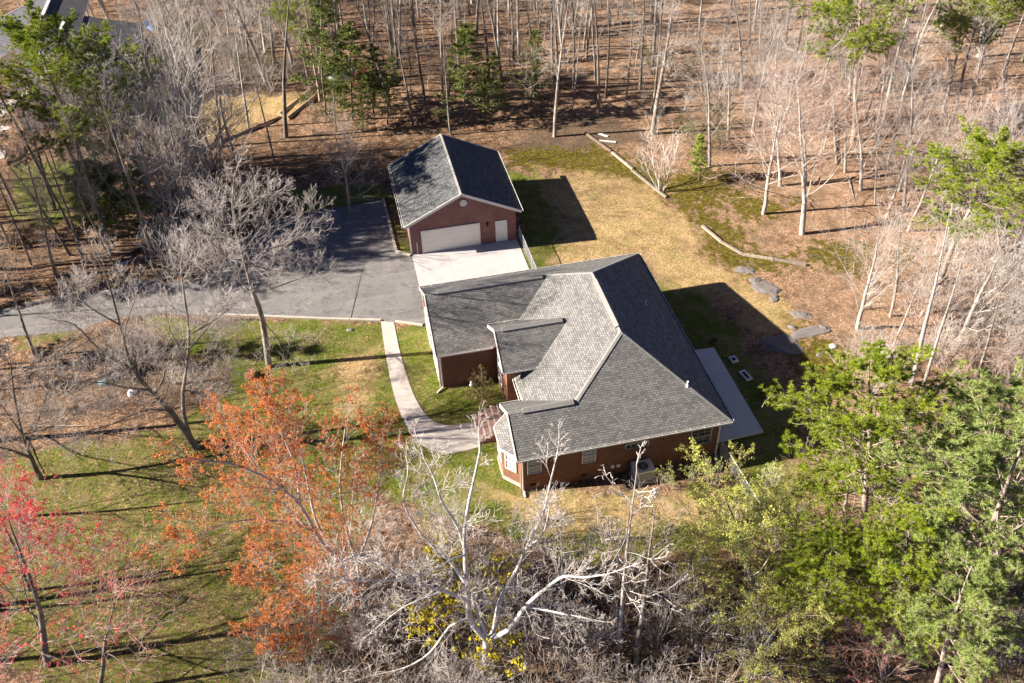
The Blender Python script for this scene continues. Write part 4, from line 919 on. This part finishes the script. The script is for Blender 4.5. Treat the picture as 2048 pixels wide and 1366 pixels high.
Pmap = BP(seg=[0, 5, 4, 3, 2], wob=[0, .12, .18, .22, .25], trop=[0, .12, .1, .06, .04], part=['trunk', 'crown', 'crown', 'crown', 'crown'], sides=[6, 4, 3, 3, 3], max=3, kids=[16, 9, 6], t0=[.1, .15, .15], ratio=[.55, .55, .5], ang=[.7, .65, .6], rr=[.24, .36, .45], rmin=.0055, Lcap=7)
traced('orange_maple', (742, 1240), [(742, 1240), (735, 1215), (722, 1190)], [
 ([(722, 1190), (690, 1140), (640, 1080), (600, 1010), (540, 960), (470, 930), (400, 920)], 0, -1.5, .14, .03),
 ([(722, 1190), (697, 1149), (660, 1090), (631, 1038), (610, 940), (590, 850)], 0, 2.0, .14, .03),
 ([(722, 1190), (715, 1130), (690, 1050), (680, 960), (690, 860)], 0, 2.8, .12, .03),
 ([(640, 1080), (560, 1000), (510, 930), (470, 870)], -.3, 2.2, .08, .025),
 ([(690, 1140), (620, 1060), (540, 1040), (460, 1045), (380, 1075)], 0, -2.2, .08, .02),
 ([(715, 1130), (745, 1040), (760, 950), (765, 880)], 0, 1.0, .08, .02),
 ([(600, 1010), (590, 930), (560, 860), (545, 815)], -.2, 1.2, .07, .02),
 ([(700, 1150), (640, 1160), (570, 1170), (510, 1150)], -.2, -3, .07, .02),
 ([(722, 1190), (660, 1200), (600, 1240), (530, 1260)], -.2, -2.0, .07, .02),
 ([(735, 1215), (690, 1240), (630, 1280), (570, 1290)], -.2, -1.2, .05, .02)],
 'wide spreading maple covered in orange spring buds, between lawn and sycamore', 'twig_pale', 'twig_pale', Pmap, 1.0, .2, 302, 'orange', 62000, .048)
Plin = BP(seg=[0, 6, 4, 3, 2], wob=[0, .09, .12, .14, .16], trop=[0, .07, .05, .03, .03], part=['trunk', 'trunk', 'crown', 'crown', 'crown'], sides=[8, 5, 4, 3, 3], max=3, kids=[16, 9, 6], t0=[.08, .15, .15], ratio=[.6, .58, .5], ang=[.8, .65, .6], rr=[.22, .36, .45], rmin=.0055, Lcap=6.5)
traced('bare_tree', (538, 733), [(538, 733), (524, 638), (505, 583)], [
 ([(505, 583), (490, 528), (476, 480), (465, 418), (468, 355)], 0, .5, .13, .03), ([(505, 583), (540, 578), (600, 557), (652, 541)], 0, -1, .06, .02), ([(490, 521), (534, 539), (549, 520), (564, 499)], 0, 1.5, .06, .02),
 ([(482, 500), (549, 495), (600, 466), (619, 425)], 0, 1.6, .07, .02), ([(508, 590), (454, 543), (400, 530), (375, 500)], 0, .5, .07, .02), ([(524, 638), (560, 682), (586, 722), (593, 766)], 0, -1, .04, .015),
 ([(478, 490), (430, 440), (400, 400)], 0, -1, .06, .02), ([(470, 450), (520, 400), (560, 380)], .2, 1.6, .06, .02), ([(524, 640), (470, 640), (420, 650)], 0, -1.5, .05, .015), ([(484, 505), (460, 520), (410, 470)], 0, -2.5, .06, .02)],
 'tall pale leafless tree on the lawn edge in front of the parking area', 'bark_grey', 'twig_pale', Plin, 1.0, .23, 303)
traced('bare_tree', (392, 896), [(392, 896), (370, 862), (340, 822)], [
 ([(340, 822), (300, 780), (265, 740), (240, 650), (215, 560), (195, 520)], 0, 1, .17, .03), ([(300, 780), (275, 745), (250, 690), (255, 640), (270, 600)], 0, 1.5, .09, .03), ([(300, 780), (250, 775), (190, 765), (120, 800)], 0, -1.5, .09, .02),
 ([(340, 822), (290, 820), (220, 850), (150, 880)], 0, -2, .08, .02), ([(310, 790), (330, 740), (300, 690), (290, 640)], 0, 2.4, .08, .02), ([(265, 740), (200, 700), (150, 650), (110, 640)], 0, 0, .08, .02), ([(240, 650), (160, 600), (160, 560)], .4, 2, .06, .02)],
 'leaning dark trunked leafless tree spreading wide over the brush heap', 'bark_dark', 'twig_pale', Plin, 1.0, .26, 304)
traced('bare_tree', (385, 886), [(385, 886), (368, 830), (366, 780)], [
 ([(366, 780), (375, 720), (378, 660), (370, 600), (362, 540), (365, 510)], 0, .8, .12, .03), ([(375, 700), (420, 650), (450, 600)], 0, 1.5, .07, .02), ([(368, 770), (420, 750), (470, 735)], 0, -1.2, .05, .02), ([(372, 720), (340, 660), (330, 610)], 0, 1, .06, .02), ([(366, 780), (410, 790), (440, 830)], 0, -1, .05, .02), ([(378, 670), (430, 640), (480, 600)], .3, -.5, .05, .02)],
 'slender pale leafless tree rising straight beside the leaning dark trunked tree', 'bark_grey', 'twig_pale', Plin, 1.0, .16, 305)
traced('bare_tree', (82, 958), [(82, 958), (70, 935), (62, 915)], [
 ([(62, 915), (45, 870), (30, 800), (20, 720)], 0, 1, .14, .03), ([(62, 915), (20, 900), (-20, 890)], 0, -1, .12, .04), ([(55, 895), (80, 830), (95, 780), (90, 740)], 0, 1.2, .07, .02), ([(40, 870), (110, 850), (160, 800)], 0, -1, .05, .02), ([(45, 870), (10, 820), (-20, 780)], 0, 1, .07, .02)],
 'dark forked leafless tree at the left edge above the red maple', 'bark_dark', 'twig_pale', Plin, 1.0, .2, 306)

T_ = [  # key, base px, top px, label, wide
 ('tall0', (70, 712), (-20, 480), 'leaning bare tree standing just below the driveway at the left edge', 1.1),
 ('tall1', (112, 552), (20, 250), 'leftmost dark trunk rising from the leafy bank above the driveway', 1.0),
 ('tall2', (62, 528), (-30, 300), 'dark trunk at the left edge above the driveway', 1.0),
 ('tall2', (170, 535), (100, 240), 'dark bare tree with thin crown on the bank behind the leftmost driveway trunks', 1.0),
 ('tall2', (311, 545), (230, 180), 'thick dark trunk beside the multi stemmed clump above the driveway', 1.0),
 ('vase', (338, 553), (300, 420), 'multi stemmed leafless clump on the bank right of a thick dark trunk', 1.2),
 ('tall1', (365, 432), (305, 90), 'dark leaning trunk in the leafy wood left of the parking area', 1.0),
 ('tall0', (352, 385), (270, 20), 'tall bare tree with pale upper limbs before the neighbour house', 1.2),
 ('tall3', (408, 327), (350, 60), 'pale bare tree just below the log line, left of its twin', 1.0),
 ('tall3', (378, 325), (320, 30), 'pale bare tree with forked top near the log line', 1.2),
 ('tall0', (445, 293), (400, 0), 'bare tree standing on the edge of the neighbour lawn, middle of the row', 1.1),
 ('tall3', (497, 255), (470, -20), 'pale slim trunk right of the middle tree on the neighbour lawn edge', 1.0),
 ('tall0', (550, 330), (505, 100), 'slim grey trunk below the logs on the leafy slope', .9),
 ('tall2', (572, 275), (535, -40), 'very thick dark trunk beside the lower end of the logs', 1.5),
 ('spread1', (487, 370), (440, 170), 'bare tree with crooked grey branches above the parking area corner', .9),
 ('craggy0', (1109, 273), (1112, -60), 'tall pale craggy tree directly behind the garage to the right', .8),
 ('craggy1', (1306, 268), (1345, -40), 'massive pale leafless tree with drooping crooked limbs beyond the timbers', 1.15),
 ('craggy2', (1280, 180), (1300, -90), 'pale crooked tree behind the massive leafless tree', 1.0),
 ('spread2', (1419, 333), (1445, 85), 'elegant pale leafless tree beside the small bright evergreen', .85),
 ('vase', (1322, 384), (1325, 268), 'small pale fan shaped leafless tree at the timber end', 1.05),
 ('hemlock', (1398, 362), (1402, 268), 'small bright green evergreen beside the elegant pale tree', .9),
 ('pink0', (1527, 428), (1580, 190), 'pinkish budding tree left of the one with the long shadow', 1.1),
 ('pink1', (1604, 468), (1640, 190), 'pinkish budding tree with stout pale trunk and long shadow on open leaves', 1.25),
 ('spread2', (1560, 372), (1570, 160), 'pale leafless tree behind the two pinkish budding trees', 1.0),
 ('pine1', (1706, 280), (1740, -60), 'tall pine with bright layered crown right of centre in the top woods', 1.25),
 ('tall3', (1754, 293), (1800, 40), 'slim pale trunk right of the tall layered pine', 1.0),
 ('tall3', (1776, 326), (1830, 60), 'slim pale leaning trunk just below another behind the pine', 1.0),
 ('tall3', (1690, 344), (1700, 110), 'pale bare tree with a shadow stripe below the layered pine', 1.2),
 ('tall3', (1807, 421), (1850, 120), 'tall pale trunk in the open leafy slope on the right', 1.3),
 ('slim2', (1750, 406), (1765, 240), 'thin pale sapling left of the tall pale slope trunk', 1.2),
 ('slim2', (1890, 440), (1880, 280), 'thin crooked pale sapling below the right edge pine', 1.3),
 ('pine1', (1904, 245), (1985, -60), 'twin trunked looking pine at top right, left trunk', 1.0),
 ('tall3', (1925, 300), (1990, 40), 'pale leaning trunk beneath the top right pine', 1.1),
 ('pine0', (1880, 560), (2000, 285), 'broad bright pine hanging over the right edge above the pink thicket', 1.5),
 ('tall3', (1823, 767), (1930, 430), 'left of two long white trunks leaning over the pink thicket', 1.3),
 ('tall3', (1845, 775), (1960, 470), 'right of two long white trunks leaning over the pink thicket', 1.0),
 ('craggy0', (1940, 787), (2040, 560), 'white many limbed tree at the right edge behind the pines', .9),
 ('pine2', (1725, 1125), (1770, 760), 'big bright green pine nearest the patio corner', 1.35),
 ('pine0', (1690, 1020), (1720, 860), 'smaller bright pine between patio and the big bright pine', 1.35),
 ('palepine0', (1913, 1290), (2010, 880), 'large pale green pine low at the right edge', 1.5),
 ('palepine1', (1995, 1120), (2090, 790), 'pale green pine on the right edge above the large one', 1.4),
 ('pine2', (1765, 1352), (1850, 1080), 'green pine leaning over the bottom edge at right', 1.1),
 ('palepine0', (1860, 1420), (1950, 1150), 'pale green pine at the bottom right corner left side', 1.2),
 ('pine1', (1640, 1290), (1650, 1080), 'mid green pine at the bottom, left of the leaning one', 1.5),
 ('craggy1', (1960, 1400), (2000, 1180), 'bare white tree in the bottom right corner', .8),
 ('haze0', (1500, 1230), (1520, 1040), 'airy tree covered with small yellow green leaves right of the bare twin stems', 1.3),
 ('haze1', (1405, 1200), (1410, 1110), 'lower yellow green leafy tree in front of the south wall fence', 1.2),
 ('haze1', (1590, 1150), (1600, 1010), 'yellow green leafy tree mixed with the pines', 1.2),
 ('haze0', (1500, 1350), (1510, 1190), 'yellow green leafy tree nearest the bottom edge', 1.1),
 ('slim2', (1232, 1330), (1215, 960), 'slim bare tree with reddish twig tips before the south wall', 1.2),
 ('tall1', (1272, 1340), (1275, 1010), 'grey slim bare tree right beside the reddish tipped one', 1.2),
 ('slim2', (1130, 1240), (1100, 1040), 'thin bare sapling under the sycamore limbs at right', 1.2),
 ('redmaple', (95, 1330), (30, 1040), 'red budded maple filling the lower left edge', 1.15),
 ('paleredmaple', (60, 1180), (20, 1000), 'smaller maple with red buds behind the large red one', 1.2),
 ('paleredmaple', (200, 1390), (190, 1150), 'grey twigged maple with scattered red buds at bottom left', 1.2),
 ('paleredmaple', (1770, 1400), (1770, 1270), 'small tree with coral red buds at the bottom right', 1.2),
 ('slim2', (697, 1110), (705, 890), 'thin white sapling standing in front of the orange maple', 1.0),
 ('forsythia', (950, 1262), (945, 1150), 'bright yellow flowering bush behind the sycamore trunk', 1.1),
 ('garden', (966, 812), (966, 758), 'rounded brown and green garden bush beside the front entrance', .9),
 ('greenshrub', (1345, 975), (1338, 935), 'leftmost spindly shrub with new green leaves near the air conditioner', .8),
 ('greenshrub', (1385, 968), (1375, 928), 'middle spindly shrub with new green leaves before the stone blocks', .8),
 ('greenshrub', (1420, 975), (1413, 925), 'tallest spindly shrub with new green leaves right of the stone blocks', .8),
 ('greenshrub', (1540, 985), (1532, 930), 'spindly green leaved shrub just beyond the corner fence', .9),
 ('greenshrub', (1475, 1040), (1468, 985), 'spindly green leaved shrub against the near side of the corner fence', 1.0),
 ('darkbrush', (318, 470), (315, 385), 'tall dark vine covered thicket on the bank left of the parking area', 1.3),
 ('darkbrush', (372, 430), (372, 350), 'dark vine covered thicket behind the tall pale lawn tree', 1.4),
 ('darkbrush', (420, 395), (420, 330), 'dark vine covered thicket at the far corner of the parking area', 1.4),
 ('cedar0', (285, 500), (262, 330), 'vine wrapped dark tree among the bank trunks', 1.0),
 ('pine0', (215, 445), (60, 38), 'bushy pine at the far left in front of the neighbour roof', 1.25),
 ('pine2', (262, 420), (175, 108), 'large bushy pine right of the far left one', 1.35),
 ('smallpine', (205, 475), (195, 330), 'small bright pine on the bank above the driveway', 1.3),
 ('smallpine', (190, 400), (170, 320), 'low bright pine behind the small bank pine', 1.2),
 ('paleredmaple', (110, 420), (60, 180), 'reddish budding tree beneath the far left pine', 1.0),
 ('pine1', (640, 200), (600, -60), 'tall dark pine beyond the logs at the top', 1.0),
 ('cedar0', (651, 225), (628, -60), 'tall thin evergreen beside the log ends', .9),
 ('cedar0', (705, 240), (690, 45), 'fullest dark cedar of the group behind the garage left', 1.3),
 ('cedar1', (672, 262), (655, 110), 'young cedar in front at the left of the cedar group', 1.1),
 ('cedar1', (748, 238), (745, 95), 'young dark cedar right of the fullest one', 1.2),
 ('cedar2', (725, 265), (722, 150), 'sparse young cedar at the front of the cedar group', 1.2),
 ('cedar2', (775, 250), (775, 110), 'sparse young cedar at the right end of the cedar group', 1.1),
 ('cedar0', (930, 245), (925, 40), 'dark cedar with bright top standing behind the garage', 1.2),
 ('cedar1', (983, 240), (975, 110), 'small dark cedar right of the bright topped one', 1.3),
 ('cedar2', (1062, 215), (1062, 60), 'sparse dark cedar among the trunks further right', 1.2),
 ('tall0', (827, 256), (790, 0), 'leaning grey trunk left of the garage ridge', 1.0),
 ('tall1', (901, 268), (872, 40), 'grey forked tree right behind the garage roof', .9),
 ('tall2', (979, 203), (978, -80), 'thick dark trunk behind the garage', 1.4),
 ('tall2', (1070, 191), (1070, -80), 'dark straight trunk between garage and the tall craggy tree', 1.2),
 ('tall3', (998, 132), (1005, -90), 'sunlit tan trunk behind the thick dark one', 1.3),
 ('tall1', (1147, 179), (1152, -80), 'dark trunk right of the tall craggy tree', 1.1),
 ('craggy2', (1600, 108), (1640, -20), 'bent pale tree at the dark woods edge', .9),
 ('tall3', (1519, 104), (1530, -60), 'slim white leaning trunk against the dark woods', .8),
 ('tall2', (1498, 88), (1515, -90), 'thick dark trunk at the shaded woods edge', 1.2),
 ('spread0', (700, 425), (690, 255), 'low bare tree leaning over the left side of the garage roof', 1.0),
 ('pine0', (1960, 130), (2010, -60), 'dark crowned pine in the extreme top right', 1.1),
]
for k_, b_, t_, l_, w_ in T_: px_tree(k_, b_, t_, l_, wide=w_)

# -- fill: the woods. positions are on the ground, kept apart from each other and out of the open areas
KEEP = [pxpoly(p) for p in ([(0, 600), (400, 540), (560, 400), (770, 390), (800, 250), (1000, 250), (1060, 330), (1300, 340), (1430, 440), (1640, 530), (1700, 700), (1600, 960), (1480, 1010), (1250, 1020), (1000, 1020), (720, 960), (500, 1366), (230, 1366), (100, 1200), (0, 1000), (350, 860), (480, 640), (0, 700)],
        [(170, 270), (330, 200), (560, 190), (600, 210), (420, 290), (300, 340)], [(1430, 400), (1600, 420), (1700, 480), (1850, 470), (1850, 560), (1640, 560)])]
HOUSES = [(-48, -27, 59, 85), (-4.5, 7.5, 27, 39), (-4, 15, -1, 20)]
def ok(x, y, md, keep=True):
    for a, b in PLACED:
        if (a-x)**2+(b-y)**2 < md*md: return False
    for x0_, x1_, y0_, y1_ in HOUSES:
        if x0_ < x < x1_ and y0_ < y < y1_: return False
    if keep:
        pp = np.array([[x, y]])
        for kp in KEEP:
            if sdist(pp, kp)[0] > -.5: return False
    return True
LAND = [((922, 330), 'garage'), ((979, 150), 'thick dark trunk'), ((1109, 150), 'tall craggy tree'), ((700, 150), 'cedar group'), ((827, 150), 'leaning grey trunk'), ((620, 200), 'log line'),
 ((1306, 160), 'massive pale tree'), ((1425, 200), 'elegant pale tree'), ((1530, 60), 'dark woods edge'), ((1720, 120), 'layered pine'), ((1920, 120), 'top right pine'), ((1780, 300), 'slim slope trunks'), ((1604, 340), 'stout pinkish tree'),
 ((1980, 400), 'right edge pine'), ((1870, 600), 'long white trunks'), ((1960, 680), 'right edge white tree'), ((1660, 700), 'rocky bank'), ((200, 160), 'bushy left pines'), ((100, 60), 'neighbour roof'), ((300, 90), 'blue kayak'), ((450, 150), 'grey undergrowth'), ((560, 100), 'very thick dark trunk'),
 ((300, 480), 'dark trunks on the bank'), ((100, 500), 'leftmost bank trunks'), ((480, 420), 'tall pale lawn tree'), ((620, 400), 'parking area'), ((205, 440), 'small bank pine'), ((230, 750), 'white sacks'), ((400, 720), 'leaning dark trunked tree'), ((60, 700), 'left end of the driveway'),
 ((971, 1230), 'big sycamore'), ((740, 1230), 'orange maple trunk'), ((945, 1180), 'yellow flowering bush'), ((1235, 1200), 'slim trees'), ((1480, 1180), 'yellow green trees'), ((1350, 1320), 'bottom edge by the slim trees'), ((550, 1330), 'bottom edge near the orange maple'), ((800, 1330), 'bottom edge near the sycamore'), ((1150, 1330), 'bottom edge centre'),
 ((1730, 950), 'big bright pine'), ((1913, 1100), 'large pale green pine'), ((1765, 1300), 'leaning bottom pine'), ((110, 1200), 'red maple'), ((-150, 700), 'left picture edge')]
TONE = dict(vase='multi stemmed', tall0='grey barked tall', tall1='brownish grey tall', tall2='dark trunked tall', tall3='pale trunked tall', slim0='thin grey', slim1='thin dark', slim2='thin pale', craggy0='crooked limbed', craggy1='crooked pale', craggy2='gnarled pale', spread0='wide grey', spread1='wide pale', spread2='round crowned pale',
 pink0='pinkish budding', pink1='rosy twigged', brush0='white stemmed', brush1='grey stemmed', brush2='tan stemmed', thicket0='dense white', thicket1='dense pinkish', darkbrush='dark green leaved', cedar0='dark evergreen')
def where(x, y):
    d = Vector((x, y, 0))-CAM; zc = d.dot(fw); u_ = 1024+F*d.dot(RT)/zc; v_ = 683-F*d.dot(UP)/zc
    (lx, ly), nm = min(LAND, key=lambda l: (l[0][0]-u_)**2+(l[0][1]-v_)**2*1.6); dx, dy = u_-lx, v_-ly; a_ = 'just ' if math.hypot(dx, dy) < 60 else ''
    return a_+(('left of' if dx < 0 else 'right of') if abs(dx) > abs(dy) else ('above' if dy < 0 else 'below'))+' the '+nm
def fill(poly, n, md, keys, hr, label, group, wide=(.8, 1.2), seed=1, lean=.06, keep=True, px=True):
    rn = random.Random(seed); pg = pxpoly(poly) if px else np.array(poly); lo = pg.min(0); hi = pg.max(0); c_ = 0; tries = 0
    while c_ < n and tries < n*60:
        tries += 1; x, y = rn.uniform(lo[0], hi[0]), rn.uniform(lo[1], hi[1])
        if sdist(np.array([[x, y]]), pg)[0] < 0 or not ok(x, y, md, keep): continue
        kk = rn.choice(keys); hh_ = rn.uniform(*hr); q3 = (hh_-hr[0])/(hr[1]-hr[0]); sz_ = 'very high ' if q3 > .8 else 'taller ' if q3 > .55 else 'middling ' if q3 > .3 else 'shorter '; nn_ = {'leafless_shrub': 'leafless shrub', 'evergreen_shrub': 'shrub', 'cedar_tree': 'cedar tree', 'sapling': 'leafless sapling', 'budding_tree': 'tree'}.get(NAMES[kk.rstrip('0123456789')], 'bare tree')
        spawn(kk, (x, y), hh_, sz_+TONE[kk]+' '+nn_+' '+where(x, y), group, rn.uniform(0, 6.28), (rn.gauss(0, lean), rn.gauss(0, lean)), rn.uniform(*wide)); c_ += 1
    return c_
fill([(600, -40), (1320, -40), (1320, 240), (1060, 250), (780, 245), (620, 230)], 84, 1.6, ['tall0', 'tall1', 'tall2', 'tall3', 'tall1', 'slim0'], (13, 20), 'slender bare tree in the leaf covered woods behind the garage', 'bare trees in the woods behind the garage', seed=2)
fill([(600, -40), (1320, -40), (1320, 250), (1060, 255), (620, 270)], 46, 1.3, ['slim0', 'slim1', 'slim0', 'slim2'], (5, 11), 'thin leafless sapling among the woods behind the garage', 'bare trees in the woods behind the garage', seed=3)
fill([(1300, -60), (2060, -60), (2060, 180), (1850, 250), (1460, 140), (1320, 200)], 44, 2.2, ['tall0', 'tall2', 'tall3', 'tall3', 'craggy2', 'spread1'], (11, 18), 'bare tree in the top right woods', 'bare trees in the top right woods', seed=4)
fill([(1440, 130), (2060, 170), (2100, 700), (1700, 700), (1640, 430), (1440, 300)], 42, 2.0, ['tall3', 'pink0', 'slim2', 'spread2', 'pink1', 'spread1'], (6, 12), 'pale bare tree on the leafy slope at the right', 'pale bare trees on the right slope', seed=5)
fill([(1640, 520), (2100, 420), (2100, 820), (1700, 800)], 52, 1.3, ['thicket0', 'thicket1', 'brush0', 'thicket1'], (2.5, 4.6), 'pinkish leafless shrub in the thicket on the right slope', 'pinkish thicket shrubs on the right', seed=6)
fill([(1240, 150), (1500, 130), (1520, 330), (1400, 300), (1230, 270)], 16, 1.8, ['darkbrush', 'brush1', 'brush0'], (2.0, 3.2), 'tangled shrub in the shade at the woods edge beyond the timbers', 'shrubs at the woods edge', seed=7)
fill([(0, -30), (640, -30), (640, 130), (560, 190), (330, 190), (200, 230), (120, 200)], 44, 1.9, ['tall3', 'spread1', 'spread0', 'tall3', 'craggy1', 'spread2'], (9, 16), 'grey bare tree near the neighbour house at top left', 'bare trees at the top left', seed=8)
fill([(230, 30), (600, 60), (620, 170), (430, 240), (230, 240)], 42, 1.7, ['brush1', 'brush0', 'darkbrush', 'thicket0'], (2.2, 4.2), 'grey tangled shrub in the undergrowth at the top left', 'undergrowth shrubs at the top left', seed=9)
fill([(-150, 330), (330, 340), (560, 330), (560, 400), (400, 540), (0, 600), (-150, 640)], 22, 2.4, ['tall1', 'tall2', 'spread0', 'tall0'], (10, 16), 'dark bare tree on the leafy bank north of the driveway', 'bare trees on the bank above the driveway', seed=10)
fill([(190, 330), (440, 330), (470, 400), (400, 500), (260, 520), (180, 470)], 20, 1.3, ['spread0', 'spread1', 'spread0', 'slim1', 'vase'], (8, 12.5), 'x', 'bare trees on the bank above the driveway', seed=18)
fill([(0, 380), (560, 330), (780, 300), (770, 380), (560, 400), (400, 540), (0, 590)], 34, 1.6, ['brush2', 'brush1', 'slim1', 'brush2'], (2.0, 4.2), 'brown leafless shrub on the bank north of the driveway', 'brown shrubs on the bank above the driveway', seed=11)
fill([(130, 690), (480, 660), (470, 760), (330, 830), (200, 830), (60, 760)], 18, 1.3, ['brush2', 'brush0', 'brush1'], (1.4, 2.6), 'dead brown brush heaped below the driveway on the left', 'dead brush below the driveway', seed=12, keep=False)
fill([(640, 1180), (800, 1130), (1180, 1150), (1330, 1240), (1480, 1290), (1560, 1366), (1500, 1560), (420, 1560), (560, 1330)], 84, 1.0, ['brush0', 'thicket0', 'brush0', 'brush2', 'brush1'], (2.6, 4.8), 'white tangled leafless shrub along the bottom edge of the photo', 'tangled bare shrubs along the bottom', seed=13, keep=False)
fill([(800, 1020), (1200, 1030), (1300, 1150), (1180, 1160), (820, 1140)], 10, 1.6, ['brush2', 'brush0'], (1.6, 2.8), 'low bare shrub between the sycamore and the south wall', 'low bare shrubs near the south wall', seed=14, keep=False)
fill([(1560, 960), (1720, 900), (2060, 800), (2150, 1400), (1560, 1480)], 40, 1.4, ['thicket1', 'brush0', 'brush2', 'darkbrush'], (2.0, 4.0), 'leafless shrub beneath the pines in the bottom right', 'shrubs beneath the pines', seed=15, keep=False)
fill([(-500, 1500), (-60, 960), (-60, 1500)], 6, 2.5, ['spread0', 'spread1'], (9, 13), 'bare tree just beyond the lower left edge', 'bare trees beyond the left edge', seed=16, keep=False)
fill([(-60, 500), (-60, 900), (-500, 900), (-500, 400)], 14, 3.0, ['tall0', 'tall2', 'spread0', 'cedar0'], (11, 17), 'bare tree just beyond the left edge', 'bare trees beyond the left edge', seed=17, keep=False)

for (x, y, h_, l_) in ((-41, 39, 17, 'pine standing just beyond the left edge, northern one'), (-44, 35.5, 18, 'pine standing just beyond the left edge, southern one'), (-39.5, 42.5, 16, 'pine just beyond the left edge nearest the green bank')):
    spawn('pine0', (x, y), h_, l_, 'pines beyond the left edge', wide=1.3)
# fallen limbs on the leaf litter
rn = random.Random(98); FZ = [[(620, 20), (1300, 20), (1300, 230), (640, 250)], [(1460, 250), (2000, 250), (2000, 700), (1700, 640)], [(20, 440), (330, 400), (360, 530), (20, 590)], [(20, 720), (150, 700), (180, 900), (20, 880)]]
FL = ['in the woods behind the garage', 'on the leafy right hand slope', 'on the bank above the driveway', 'on the leaves at the left edge']
for k in range(30):
    zi = k % 4; pg = pxpoly(FZ[zi]); lo, hi = pg.min(0), pg.max(0)
    for _ in range(60):
        x, y = rn.uniform(lo[0], hi[0]), rn.uniform(lo[1], hi[1])
        if sdist(np.array([[x, y]]), pg)[0] > 0 and ok(x, y, 1.0): break
    a_ = rn.uniform(0, 6.28); tl = rn.uniform(14, 40); hh_ = rn.uniform(2.5, 6)
    o_ = spawn('slim2' if k % 3 else 'slim1', (x, y), hh_, ('longer' if hh_ > 4 else 'shorter')+(' pale' if k % 3 else ' dark')+' fallen branch lying '+FL[zi], 'fallen branches on the leaves', 0, (tl*math.cos(a_), tl*math.sin(a_)))
    o_.name = 'fallen_branch'; o_['category'] = 'fallen branch'; o_.location.z = .12
